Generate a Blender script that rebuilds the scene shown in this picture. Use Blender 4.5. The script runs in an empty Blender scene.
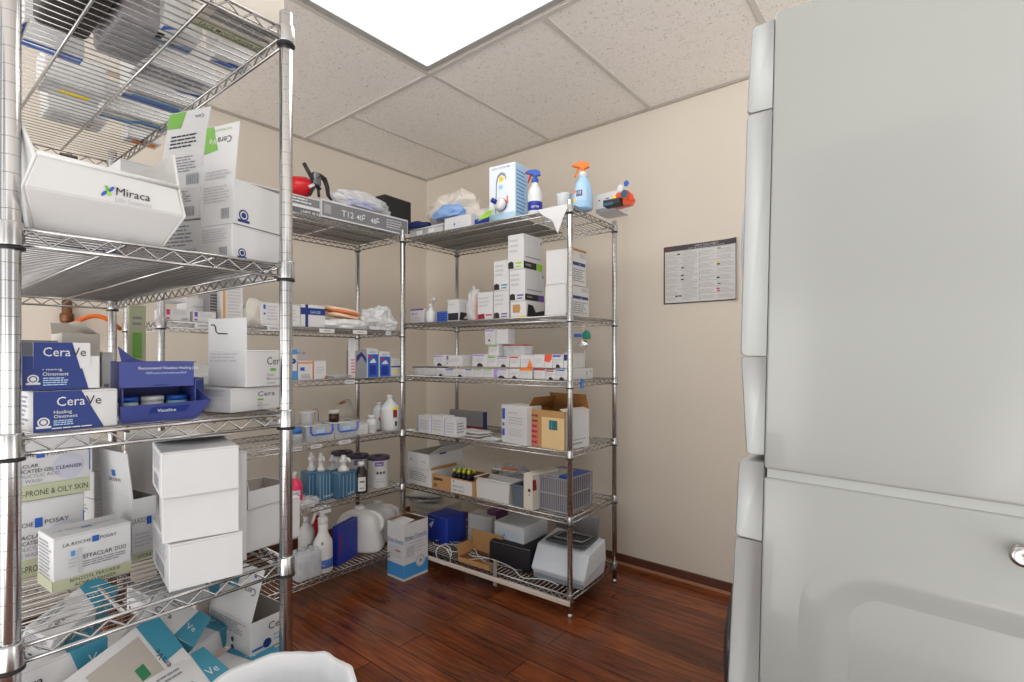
import bpy, bmesh, math, random
from mathutils import Vector, Matrix, noise
R = math.radians
scene = bpy.context.scene
col = scene.collection

# ---------------------------------------------------------------- camera
FOC = 518.43
YAW = R(39.41)
EYE = 1.2
cd = bpy.data.cameras.new('camera')
cam = bpy.data.objects.new('camera', cd)
col.objects.link(cam)
cam.location = (0, 0, EYE)
cam.rotation_euler = (R(90), 0, YAW)
cd.sensor_fit = 'HORIZONTAL'
cd.sensor_width = 36.0
cd.lens = 36.0 * FOC / 1024.0
cd.shift_y = 14.0 / 1024.0
cd.clip_start = 0.05
cd.clip_end = 60
scene.camera = cam

# ---------------------------------------------------------------- world, lamp, exposure
w = bpy.data.worlds.new('room_fill_glow')
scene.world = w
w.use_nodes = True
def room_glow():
    # added glow for unseen room: brighter below to lift ceiling, noise bands for chrome
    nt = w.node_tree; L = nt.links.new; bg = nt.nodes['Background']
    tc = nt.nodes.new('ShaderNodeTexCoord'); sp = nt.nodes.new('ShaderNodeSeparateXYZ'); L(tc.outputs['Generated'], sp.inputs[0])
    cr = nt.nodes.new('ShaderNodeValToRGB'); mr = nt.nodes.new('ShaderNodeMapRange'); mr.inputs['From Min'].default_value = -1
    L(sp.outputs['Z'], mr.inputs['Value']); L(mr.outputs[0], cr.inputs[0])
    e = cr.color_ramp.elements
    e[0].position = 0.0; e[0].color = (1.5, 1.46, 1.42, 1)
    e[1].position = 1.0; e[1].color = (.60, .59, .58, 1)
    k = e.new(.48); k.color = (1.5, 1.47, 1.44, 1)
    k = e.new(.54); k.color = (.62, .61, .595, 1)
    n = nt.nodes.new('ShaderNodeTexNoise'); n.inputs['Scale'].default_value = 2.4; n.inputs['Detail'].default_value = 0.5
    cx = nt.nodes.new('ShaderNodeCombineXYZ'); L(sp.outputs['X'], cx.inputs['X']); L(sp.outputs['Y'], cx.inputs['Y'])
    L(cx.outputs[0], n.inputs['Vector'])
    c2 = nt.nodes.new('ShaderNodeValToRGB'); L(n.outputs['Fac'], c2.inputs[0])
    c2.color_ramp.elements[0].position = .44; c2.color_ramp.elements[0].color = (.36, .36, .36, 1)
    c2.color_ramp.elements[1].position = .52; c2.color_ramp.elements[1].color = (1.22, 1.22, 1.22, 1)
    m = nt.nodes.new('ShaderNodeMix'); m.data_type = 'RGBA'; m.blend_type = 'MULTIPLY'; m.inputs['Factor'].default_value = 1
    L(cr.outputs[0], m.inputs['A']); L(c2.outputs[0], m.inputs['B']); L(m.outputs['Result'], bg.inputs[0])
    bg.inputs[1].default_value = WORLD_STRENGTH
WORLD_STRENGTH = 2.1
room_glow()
scene.view_settings.view_transform = 'Standard'
scene.view_settings.look = 'None'
scene.view_settings.gamma = 1.0
scene.view_settings.use_curve_mapping = False
scene.view_settings.exposure = 0.07
TROFFER_STRENGTH = 4.2

# ---------------------------------------------------------------- pixel rays to points in the room
FW = Vector((-math.sin(YAW), math.cos(YAW)))
RT = Vector((math.cos(YAW), math.sin(YAW)))
def ray(px):
    return FW + RT * ((px - 512) / FOC)
def on_z(px, py, z):
    k = (z - EYE) / ((355 - py) / FOC)
    d = ray(px) * k
    return Vector((d.x, d.y))
def depth_of(p):
    return p[0] * FW.x + p[1] * FW.y
def z_at(p, py):
    return EYE + (355 - py) * depth_of(p) / FOC
def hit(px, o, d):
    """where the sight line of column px crosses the floor-plan line o + t d"""
    r = ray(px)
    den = r.x * d.y - r.y * d.x
    k = (o.x * d.y - o.y * d.x) / den
    return r * k

# ---------------------------------------------------------------- materials
MATS = {}
def mat(name, c, rough=0.5, metal=0.0, noise_amt=0.03, nscale=30, bump=0.0, bscale=200, trans=0.0, alpha=1.0, emis=None, spec=0.5, coat=0.0, ior=1.45):
    if name in MATS: return MATS[name]
    m = bpy.data.materials.new(name); m.use_nodes = True
    nt = m.node_tree; b = nt.nodes['Principled BSDF']
    b.inputs['Roughness'].default_value = rough
    b.inputs['Metallic'].default_value = metal
    b.inputs['Specular IOR Level'].default_value = spec
    b.inputs['Transmission Weight'].default_value = trans
    b.inputs['Alpha'].default_value = alpha
    b.inputs['Coat Weight'].default_value = coat
    b.inputs['IOR'].default_value = ior
    tc = nt.nodes.new('ShaderNodeTexCoord')
    n = nt.nodes.new('ShaderNodeTexNoise'); n.inputs['Scale'].default_value = nscale
    nt.links.new(tc.outputs['Object'], n.inputs['Vector'])
    mr = nt.nodes.new('ShaderNodeMapRange')
    mr.inputs['To Min'].default_value = 1 - noise_amt; mr.inputs['To Max'].default_value = 1 + noise_amt
    nt.links.new(n.outputs['Fac'], mr.inputs['Value'])
    mx = nt.nodes.new('ShaderNodeVectorMath'); mx.operation = 'SCALE'
    mx.inputs[0].default_value = c[:3]
    nt.links.new(mr.outputs[0], mx.inputs['Scale'])
    nt.links.new(mx.outputs[0], b.inputs['Base Color'])
    if bump:
        n2 = nt.nodes.new('ShaderNodeTexNoise'); n2.inputs['Scale'].default_value = bscale
        nt.links.new(tc.outputs['Object'], n2.inputs['Vector'])
        bp = nt.nodes.new('ShaderNodeBump'); bp.inputs['Strength'].default_value = bump; bp.inputs['Distance'].default_value = 0.002
        nt.links.new(n2.outputs['Fac'], bp.inputs['Height']); nt.links.new(bp.outputs[0], b.inputs['Normal'])
    if emis:
        b.inputs['Emission Color'].default_value = (*emis[0], 1); b.inputs['Emission Strength'].default_value = emis[1]
    MATS[name] = m
    return m
def srgb(r, g, b):
    f = lambda v: (v / 255 / 12.92) if v <= 10 else ((v / 255 + 0.055) / 1.055) ** 2.4
    return (f(r), f(g), f(b))

def chrome_material():
    m = bpy.data.materials.new('chrome_plated_wire'); m.use_nodes = True
    nt = m.node_tree; b = nt.nodes['Principled BSDF']
    b.inputs['Metallic'].default_value = 1; b.inputs['Roughness'].default_value = 0.26
    b.inputs['Base Color'].default_value = (0.52, 0.515, 0.51, 1)
    tc = nt.nodes.new('ShaderNodeTexCoord'); n = nt.nodes.new('ShaderNodeTexNoise'); n.inputs['Scale'].default_value = 40
    nt.links.new(tc.outputs['Object'], n.inputs['Vector'])
    mr = nt.nodes.new('ShaderNodeMapRange'); mr.inputs['To Min'].default_value = 0.20; mr.inputs['To Max'].default_value = 0.28
    nt.links.new(n.outputs['Fac'], mr.inputs['Value']); nt.links.new(mr.outputs[0], b.inputs['Roughness'])
    return m
def post_material():
    """chrome tube with a groove every 25 mm"""
    m = bpy.data.materials.new('grooved_chrome_post'); m.use_nodes = True
    nt = m.node_tree; b = nt.nodes['Principled BSDF']
    b.inputs['Metallic'].default_value = 1; b.inputs['Roughness'].default_value = 0.19
    tc = nt.nodes.new('ShaderNodeTexCoord'); sp = nt.nodes.new('ShaderNodeSeparateXYZ')
    nt.links.new(tc.outputs['Object'], sp.inputs[0])
    md = nt.nodes.new('ShaderNodeMath'); md.operation = 'MODULO'; md.inputs[1].default_value = 0.0256
    nt.links.new(sp.outputs['Z'], md.inputs[0])
    lt = nt.nodes.new('ShaderNodeMath'); lt.operation = 'LESS_THAN'; lt.inputs[1].default_value = 0.0009
    nt.links.new(md.outputs[0], lt.inputs[0])
    mx = nt.nodes.new('ShaderNodeMix'); mx.data_type = 'RGBA'
    mx.inputs['A'].default_value = (0.58, 0.58, 0.58, 1); mx.inputs['B'].default_value = (0.34, 0.335, 0.33, 1)
    nt.links.new(lt.outputs[0], mx.inputs['Factor']); nt.links.new(mx.outputs['Result'], b.inputs['Base Color'])
    bp = nt.nodes.new('ShaderNodeBump'); bp.inputs['Strength'].default_value = 0.6; bp.inputs['Distance'].default_value = 0.001; bp.invert = True
    nt.links.new(lt.outputs[0], bp.inputs['Height']); nt.links.new(bp.outputs[0], b.inputs['Normal'])
    return m
M_CHROME = chrome_material(); M_POST = post_material()
M_RING = mat('black_plastic_sleeve', (0.015, 0.015, 0.017), 0.4)
def film(name, c, alpha, rough=0.15):
    """thin plastic film or moulded clear plastic: part see-through, part glossy"""
    m = bpy.data.materials.new(name); m.use_nodes = True
    nt = m.node_tree; out = nt.nodes['Material Output']; b = nt.nodes['Principled BSDF']
    b.inputs['Base Color'].default_value = (*c, 1); b.inputs['Roughness'].default_value = rough
    tc = nt.nodes.new('ShaderNodeTexCoord'); n = nt.nodes.new('ShaderNodeTexNoise'); n.inputs['Scale'].default_value = 18; n.inputs['Detail'].default_value = 4
    nt.links.new(tc.outputs['Object'], n.inputs['Vector'])
    mr = nt.nodes.new('ShaderNodeMapRange'); mr.inputs['To Min'].default_value = max(0, alpha - 0.18); mr.inputs['To Max'].default_value = min(1, alpha + 0.18)
    nt.links.new(n.outputs['Fac'], mr.inputs['Value'])
    t = nt.nodes.new('ShaderNodeBsdfTransparent'); t.inputs[0].default_value = (0.96, 0.97, 0.98, 1)
    mx = nt.nodes.new('ShaderNodeMixShader')
    nt.links.new(mr.outputs[0], mx.inputs[0]); nt.links.new(t.outputs[0], mx.inputs[1]); nt.links.new(b.outputs[0], mx.inputs[2])
    nt.links.new(mx.outputs[0], out.inputs['Surface'])
    MATS[name] = m
    return m

WHITE = mat('white_card', srgb(212, 212, 213), 0.55)
WHITE2 = mat('white_card_cool', srgb(206, 210, 215), 0.5)
CREAM = mat('cream_card', srgb(212, 206, 195), 0.6)
INNER = mat('grey_board_inside', srgb(176, 170, 162), 0.8)
KRAFT = mat('kraft_board', srgb(182, 140, 92), 0.8, noise_amt=0.07)
KRAFTD = mat('kraft_board_brown', srgb(150, 104, 55), 0.8, noise_amt=0.08)
GREYC = mat('grey_card', srgb(150, 148, 150), 0.6)
DGREY = mat('slate_print', srgb(92, 94, 100), 0.5)
INK = mat('dark_ink', srgb(40, 40, 46), 0.5)
BLACK = mat('black_print', srgb(28, 28, 30), 0.45)
GTEXT = mat('grey_ink', srgb(140, 142, 150), 0.6)
LTEXT = mat('pale_grey_ink', srgb(188, 188, 192), 0.6)
NAVY = mat('navy_print', srgb(28, 52, 122), 0.45)
BLUE = mat('blue_print', srgb(42, 92, 182), 0.45)
ROYAL = mat('royal_blue', srgb(30, 50, 150), 0.4)
VBLUE = mat('violet_blue_card', srgb(62, 72, 138), 0.5)
SKY = mat('sky_blue_print', srgb(70, 150, 214), 0.45)
PALEB = mat('pale_blue_print', srgb(176, 206, 230), 0.45)
TEAL = mat('teal_print', srgb(58, 138, 164), 0.45)
GREEN = mat('green_print', srgb(120, 178, 80), 0.5)
LIME = mat('lime_print', srgb(150, 210, 50), 0.5)
OLIVE = mat('pale_olive_print', srgb(188, 192, 160), 0.55)
PURPLE = mat('purple_print', srgb(110, 74, 160), 0.5)
LILAC = mat('lilac_print', srgb(168, 150, 214), 0.5)
RED = mat('red_print', srgb(196, 44, 52), 0.5)
MAROON = mat('maroon_print', srgb(140, 28, 50), 0.5)
PINK = mat('pink_print', srgb(214, 60, 110), 0.5)
ORANGE = mat('orange_print', srgb(232, 122, 40), 0.5)
YELLOW = mat('yellow_print', srgb(240, 214, 60), 0.5)
PLW = mat('white_plastic', srgb(214, 214, 213), 0.32, noise_amt=0.01)
PLT = mat('milky_plastic', srgb(214, 218, 220), 0.35, noise_amt=0.02)
FILM = film('clear_film', (0.85, 0.87, 0.9), 0.38)
CLEARP = film('clear_moulded_plastic', (0.72, 0.76, 0.8), 0.45, 0.1)
FILMW = film('milky_film', (0.86, 0.86, 0.86), 0.82, 0.3)

# ---------------------------------------------------------------- mesh collector
TXT = {}
def text_mesh(s, bold=False):
    key = (s, bold)
    if key not in TXT:
        cu = bpy.data.curves.new('lettering', 'FONT'); cu.body = s; cu.size = 1.0; cu.resolution_u = 2
        if bold: cu.offset = 0.003
        ob = bpy.data.objects.new('lettering', cu); col.objects.link(ob)
        dg = bpy.context.evaluated_depsgraph_get()
        me = ob.evaluated_get(dg).to_mesh()
        vs = [v.co.copy() for v in me.vertices]; fs = [tuple(p.vertices) for p in me.polygons]
        ob.evaluated_get(dg).to_mesh_clear()
        bpy.data.objects.remove(ob); bpy.data.curves.remove(cu)
        wd = max((v.x for v in vs), default=0)
        TXT[key] = (vs, fs, wd)
    return TXT[key]

class MB:
    def __init__(s):
        s.v = []; s.f = []; s.m = []; s.sm = []; s.mats = []
    def mi(s, m):
        if m not in s.mats: s.mats.append(m)
        return s.mats.index(m)
    def add(s, vs, fs, m, smooth=False, M=None):
        o = len(s.v); i = s.mi(m)
        for p in vs:
            p = Vector(p)
            s.v.append(M @ p if M is not None else p)
        for f in fs:
            s.f.append([o + k for k in f]); s.m.append(i); s.sm.append(smooth)
        return s
    def poly(s, pts, m, M=None): return s.add(pts, [range(len(pts))], m, M=M)
    def box(s, x0, y0, z0, x1, y1, z1, m, bev=0.0, M=None):
        if bev <= 0:
            vs = [(x0,y0,z0),(x1,y0,z0),(x1,y1,z0),(x0,y1,z0),(x0,y0,z1),(x1,y0,z1),(x1,y1,z1),(x0,y1,z1)]
            return s.add(vs, [(0,3,2,1),(4,5,6,7),(0,1,5,4),(1,2,6,5),(2,3,7,6),(3,0,4,7)], m, M=M)
        bm = bmesh.new(); bmesh.ops.create_cube(bm, size=1)
        for v in bm.verts: v.co = Vector(((x0+x1)/2 + v.co.x*(x1-x0), (y0+y1)/2 + v.co.y*(y1-y0), (z0+z1)/2 + v.co.z*(z1-z0)))
        seg = 1 if bev < 0.003 else 3
        bmesh.ops.bevel(bm, geom=list(bm.edges), offset=bev, segments=seg, affect='EDGES', profile=0.5)
        s.bm(bm, m, smooth=seg > 1, M=M); return s
    def bm(s, bm, m, smooth=False, M=None):
        bm.verts.index_update()
        s.add([v.co.copy() for v in bm.verts], [[v.index for v in f.verts] for f in bm.faces], m, smooth, M); bm.free()
        return s
    def tube(s, pts, r, m, n=6, caps=True, M=None):
        pts = [Vector(p) for p in pts]; rs = r if isinstance(r, (list, tuple)) else [r]*len(pts)
        vs = []; up = None
        for i, p in enumerate(pts):
            t = (pts[min(i+1, len(pts)-1)] - pts[max(i-1, 0)])
            if t.length < 1e-9: t = Vector((0,0,1))
            t.normalize()
            if up is None:
                up = t.orthogonal().normalized()
            up = (up - t * up.dot(t))
            if up.length < 1e-6: up = t.orthogonal()
            up.normalize(); sd = t.cross(up)
            for k in range(n):
                a = 2*math.pi*k/n
                vs.append(p + (up*math.cos(a) + sd*math.sin(a))*rs[i])
        fs = []
        for i in range(len(pts)-1):
            for k in range(n):
                fs.append((i*n+k, i*n+(k+1)%n, (i+1)*n+(k+1)%n, (i+1)*n+k))
        if caps: fs.append(tuple(range(n-1,-1,-1))); fs.append(tuple((len(pts)-1)*n+k for k in range(n)))
        return s.add(vs, fs, m, True, M)
    def lathe(s, prof, m, n=20, c=(0,0,0), sx=1, sy=1, M=None, smooth=True, pw=2.0):
        vs = []; fs = []
        for r, z in prof:
            for k in range(n):
                a = 2*math.pi*k/n; ca, sa = math.cos(a), math.sin(a)
                q = 1.0 if pw == 2.0 else (abs(ca)**pw + abs(sa)**pw) ** (-1/pw)
                vs.append((c[0]+r*ca*sx*q, c[1]+r*sa*sy*q, c[2]+z))
        for i in range(len(prof)-1):
            for k in range(n):
                fs.append((i*n+k, i*n+(k+1)%n, (i+1)*n+(k+1)%n, (i+1)*n+k))
        fs.append(tuple(range(n-1,-1,-1))); fs.append(tuple((len(prof)-1)*n+k for k in range(n)))
        return s.add(vs, fs, m, smooth, M)
    def text(s, t, size, m, M, align='l', bold=False, squash=1.0):
        vs, fs, wd = text_mesh(t, bold)
        dx = {'l': 0, 'c': -wd/2, 'r': -wd}[align]
        return s.add([((v.x+dx)*size*squash, v.y*size, 0) for v in vs], fs, m, M=M)
    def build(s, name, parent=None, loc=None, rot=None, solid=0.0, sub=0):
        me = bpy.data.meshes.new(name)
        me.from_pydata([tuple(v) for v in s.v], [], s.f)
        for m in s.mats: me.materials.append(m)
        me.polygons.foreach_set('material_index', s.m)
        me.polygons.foreach_set('use_smooth', s.sm)
        me.update()
        o = bpy.data.objects.new(name, me); col.objects.link(o)
        if parent: o.parent = parent
        if loc is not None: o.location = loc
        if rot is not None: o.rotation_euler = rot if not isinstance(rot, (int, float)) else (0, 0, rot)
        if sub:
            md = o.modifiers.new('smooth', 'SUBSURF'); md.levels = sub; md.render_levels = sub
        if solid:
            md = o.modifiers.new('thickness', 'SOLIDIFY'); md.thickness = solid; md.offset = -1
        return o
def tag(o, label=None, cat=None, group=None, kind=None):
    if label: o['label'] = label
    if cat: o['category'] = cat
    if group: o['group'] = group
    if kind: o['kind'] = kind
    return o
def thing(name, label, cat, loc=(0,0,0), rot=0, group=None):
    o = bpy.data.objects.new(name, None); col.objects.link(o)
    o.empty_display_size = 0.05
    o.location = loc; o.rotation_euler = rot if not isinstance(rot, (int, float)) else (0, 0, rot)
    return tag(o, label, cat, group)
def copy_tree(o, parent=None):
    kids = list(o.children)
    c = o.copy(); col.objects.link(c)
    if parent: c.parent = parent
    for ch in kids: copy_tree(ch, c)
    return c

# ---------------------------------------------------------------- printed faces of a carton of size w, d, h (origin at its base centre, front = -y)
def frame(face, w, d, h):
    T = {'front': ((-w/2,-d/2,0),(1,0,0),(0,0,1),w,h), 'right': ((w/2,-d/2,0),(0,1,0),(0,0,1),d,h),
         'left': ((-w/2,d/2,0),(0,-1,0),(0,0,1),d,h), 'back': ((w/2,d/2,0),(-1,0,0),(0,0,1),w,h),
         'top': ((-w/2,-d/2,h),(1,0,0),(0,1,0),w,d), 'bottom': ((-w/2,d/2,0),(1,0,0),(0,-1,0),w,d)}[face]
    o, u, v, a, b = T; u = Vector(u); v = Vector(v); n = u.cross(v)
    M = Matrix((( u.x, v.x, n.x, o[0]), (u.y, v.y, n.y, o[1]), (u.z, v.z, n.z, o[2]), (0,0,0,1)))
    return M, a, b
EPS = 0.0007
def prints(mb, specs, fr):
    """specs drawn on a face frame; coordinates are fractions of the face, except text size (fraction of face height)"""
    lay = {}
    for sp in specs:
        k, face = sp[0], sp[1]
        M, a, b = fr(face)
        e = lay.get(face, EPS); lay[face] = e + 0.00012
        if k == 'r':
            _, _, u0, v0, u1, v1, m = sp
            mb.poly([(u0*a,v0*b,e),(u1*a,v0*b,e),(u1*a,v1*b,e),(u0*a,v1*b,e)], m, M)
        elif k == 'p':
            mb.poly([(u*a, v*b, e) for u, v in sp[2]], sp[3], M)
        elif k == 'o':      # disc: u v radius(fraction of height) mat
            _, _, u, v, r, m = sp
            mb.poly([(u*a + r*b*math.cos(t*math.pi/8), v*b + r*b*math.sin(t*math.pi/8), e) for t in range(16)], m, M)
        elif k == 't':
            _, _, u, v, sz, s, m = sp[:7]
            al = sp[7] if len(sp) > 7 else 'l'; rot = sp[8] if len(sp) > 8 else 0; bold = sp[9] if len(sp) > 9 else False
            sq = sp[10] if len(sp) > 10 else 1.0
            wt = text_mesh(s, bold)[2] * sz * b * sq
            room = {'l': (1-u)*a if abs(rot) < 45 else u*a, 'r': u*a, 'c': 2*min(u, 1-u)*a}[al] * .96 if abs(rot) != 90 else 1e9
            if len(sp) > 11: sq *= sp[11]*a/wt
            elif wt > room: sq *= room/wt
            mb.text(s, sz*b, m, M @ Matrix.Translation((u*a, v*b, e)) @ Matrix.Rotation(R(rot), 4, 'Z'), al, bold, sq)
        elif k == 'l':      # rows of small print
            _, _, u0, v0, u1, v1, n, m = sp[:8]
            rnd = random.Random(int(u0*1000 + v0*100 + n))
            for i in range(n):
                y = v1 - (v1 - v0) * (i + 0.5) / n; hh = (v1 - v0) / n * 0.22
                x = u0; end = u1 - rnd.random() * 0.25 * (u1 - u0)
                while x < end - 0.01:
                    wl = min((0.05 + rnd.random()*0.12) * (u1-u0) * 1.6, end - x)
                    mb.poly([(x*a,(y-hh)*b,e),((x+wl)*a,(y-hh)*b,e),((x+wl)*a,(y+hh)*b,e),(x*a,(y+hh)*b,e)], m, M)
                    x += wl + 0.025*(u1-u0)
        elif k == 'b':      # bar code
            _, _, u0, v0, u1, v1, m = sp
            rnd = random.Random(7); n = 14
            for i in range(n):
                x0 = u0 + (u1-u0)*i/n; x1 = x0 + (u1-u0)/n*(0.3+0.5*rnd.random())
                mb.poly([(x0*a,v0*b,e),(x1*a,v0*b,e),(x1*a,v1*b,e),(x0*a,v1*b,e)], m, M)
        elif k == 's':      # round seal: ring and ribbon
            _, _, u, v, r, m, m2 = sp
            for rr, mm, dz in ((r, m, 0), (r*0.72, m2, 0.0001), (r*0.5, m, 0.0002)):
                mb.poly([(u*a + rr*b*math.cos(t*math.pi/8), v*b + rr*b*math.sin(t*math.pi/8), e+dz) for t in range(16)], mm, M)
            mb.poly([(u*a-1.2*r*b, v*b-1.25*r*b, e+.0003),(u*a+1.2*r*b, v*b-1.25*r*b, e+.0003),(u*a+1.2*r*b, v*b-.8*r*b, e+.0003),(u*a-1.2*r*b, v*b-.8*r*b, e+.0003)], m, M)

def carton_mesh(w, d, h, specs=(), m=None, open_top=False, bev=0.0012, inner=None):
    m = m or WHITE; mb = MB(); t = 0.0018
    if not open_top:
        mb.box(-w/2,-d/2,0,w/2,d/2,h, m, bev)
        # closing seam of the tuck flap
        mb.box(-w/2+.002, -d/2-.0002, h-.0035, w/2-.002, -d/2+.001, h-.0028, INNER)
    else:
        inn = inner or INNER
        mb.box(-w/2,-d/2,0,w/2,d/2,t, m)
        mb.box(-w/2,-d/2,t,w/2,-d/2+t,h, m); mb.box(-w/2,d/2-t,t,w/2,d/2,h, m)
        mb.box(-w/2,-d/2+t,t,-w/2+t,d/2-t,h, m); mb.box(w/2-t,-d/2+t,t,w/2,d/2-t,h, m)
        i = t + .0004
        mb.poly([(-w/2+i,-d/2+i,i),(w/2-i,-d/2+i,i),(w/2-i,d/2-i,i),(-w/2+i,d/2-i,i)], inn)
        for a, b in (((-w/2+i,-d/2+i),(-w/2+i,d/2-i)),((w/2-i,-d/2+i),(w/2-i,d/2-i)),((-w/2+i,-d/2+i),(w/2-i,-d/2+i)),((-w/2+i,d/2-i),(w/2-i,d/2-i))):
            mb.poly([(*a,i),(*b,i),(*b,h-.0006),(*a,h-.0006)], inn)
    prints(mb, specs, lambda f: frame(f, w, d, h))
    return mb
def flap(parent, w, d, h, side, length, ang, specs=(), m=None, trim=0.0, inner=None):
    """a lid flap hinged on the top edge; ang 0 = straight up, + = falling outwards"""
    m = m or WHITE; a = w if side in ('front','back') else d
    M, fa, fb = frame(side, w, d, h)
    H = M @ Matrix.Translation((0, h, -0.001)) @ Matrix.Rotation(R(ang), 4, 'X')
    mb = MB(); t = .0016
    mb.add([(0,0,0),(a,0,0),(a-trim,length,0),(trim,length,0),(0,0,-t),(a,0,-t),(a-trim,length,-t),(trim,length,-t)],
           [(0,1,2,3),(7,6,5,4),(0,4,5,1),(1,5,6,2),(2,6,7,3),(3,7,4,0)], m, M=H)
    if inner: mb.poly([(.002,.002,-t-.0004),(trim+.002,length-.002,-t-.0004),(a-trim-.002,length-.002,-t-.0004),(a-.002,.002,-t-.0004)], inner, H)
    prints(mb, specs, lambda f: (H @ Matrix.Translation((0,0,0)), a, length))
    return mb.build('flap', parent)
def carton(name, label, loc, rot, w, d, h, specs=(), m=None, open_top=False, flaps=(), cat='box', group=None, bev=0.0012, inner=None):
    mb = carton_mesh(w, d, h, specs, m, open_top, bev, inner)
    if not flaps:
        return tag(mb.build(name, None, loc, rot), label, cat, group)
    t = thing(name, label, cat, loc, rot, group)
    mb.build('carton', t)
    for f in flaps: flap(t, w, d, h, *f[:3], f[3] if len(f) > 3 else (), f[4] if len(f) > 4 else (m or WHITE), f[5] if len(f) > 5 else 0.0, INNER if len(f) > 6 and f[6] else None)
    return t

# ---------------------------------------------------------------- the three wire shelving units, as floor plans
class Unit:
    def __init__(s, o, e1, e2, rot, length, dep, shelves):
        s.o = Vector(o); a = rot
        rr = Matrix.Rotation(a, 2)
        s.e1 = rr @ Vector(e1); s.e2 = rr @ Vector(e2); s.L = length; s.D = dep; s.z = shelves
        s.rot = math.atan2(-s.e1.y, -s.e1.x)      # heading of goods that face the aisle
    def at(s, px, back): return hit(px, s.o + s.e2*back, s.e1)
    def place(s, px, back, z): p = s.at(px, back); return (p.x, p.y, z)
    def corner(s, cpx, back, fpx, spx, rot=0.0, side='R', depth=None, width=None):
        """box with its near vertical edge at column cpx; returns centre, heading, w, d, edge point"""
        a = s.rot + R(rot); c = s.at(cpx, back)
        vx = Vector((math.cos(a), math.sin(a))); vy = Vector((-math.sin(a), math.cos(a)))
        fd = -vx if side == 'R' else vx
        w = width if width else abs((hit(fpx, c, vx) - c).length)
        d = depth if depth else abs((hit(spx, c, vy) - c).length)
        ctr = c + fd*(w/2) + vy*(d/2)
        return ctr, a, w, d, c
UL = Unit((-1.037, 0.529), (0,-1), (-1,0), 0.018, 0.412, 1.169, [1.871, 1.387, 1.083, 0.782, 0.47])
UA = Unit((-2.298, 1.838), (0,-1), (-1,0), 0.007, 1.160, 0.422, [1.860, 1.333, 1.081, 0.782, 0.482, 0.136])
UB = Unit((-1.299, 1.999), (-1,0), (0,1), 0.045, 1.130, 0.461, [1.882, 1.385, 1.080, 0.758, 0.455, 0.103])

def goods(U, name, label, zi, cpx, fpx, spx, back, ytop, specs=(), rot=0, side='R', z=None, h=None, lift=0.0015, depth=None, width=None, **kw):
    ctr, a, w, d, c = U.corner(cpx, back, fpx, spx, rot, side, depth, width)
    z0 = (U.z[zi] if z is None else z) + lift
    if h is None: h = z_at(c, ytop) - z0
    h = max(h, 0.01)
    o = carton(name, label, (ctr.x, ctr.y, z0), a, w, d, h, specs, **kw)
    return o, z0 + h

def gpix(name, label, z, c, f, s, ytop, specs=(), side='L', depth=None, h=None, lift=0.0015, **kw):
    """carton whose front bottom edge runs between picture points c (near vertical edge) and f on the level z"""
    z0 = z + lift
    pc = on_z(c[0], c[1], z0); pf = on_z(f[0], f[1], z0)
    vx = (pf - pc) if side == 'L' else (pc - pf); wd = vx.length; vx.normalize()
    vy = Vector((-vx.y, vx.x))
    d = depth if depth else abs((hit(s, pc, vy) - pc).length)
    if h is None: h = z_at(pc, ytop) - z0
    ctr = (pc + pf)/2 + vy*(d/2)
    o = carton(name, label, (ctr.x, ctr.y, z0), math.atan2(vx.y, vx.x), wd, d, h, specs, **kw)
    return o, z0 + h
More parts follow.
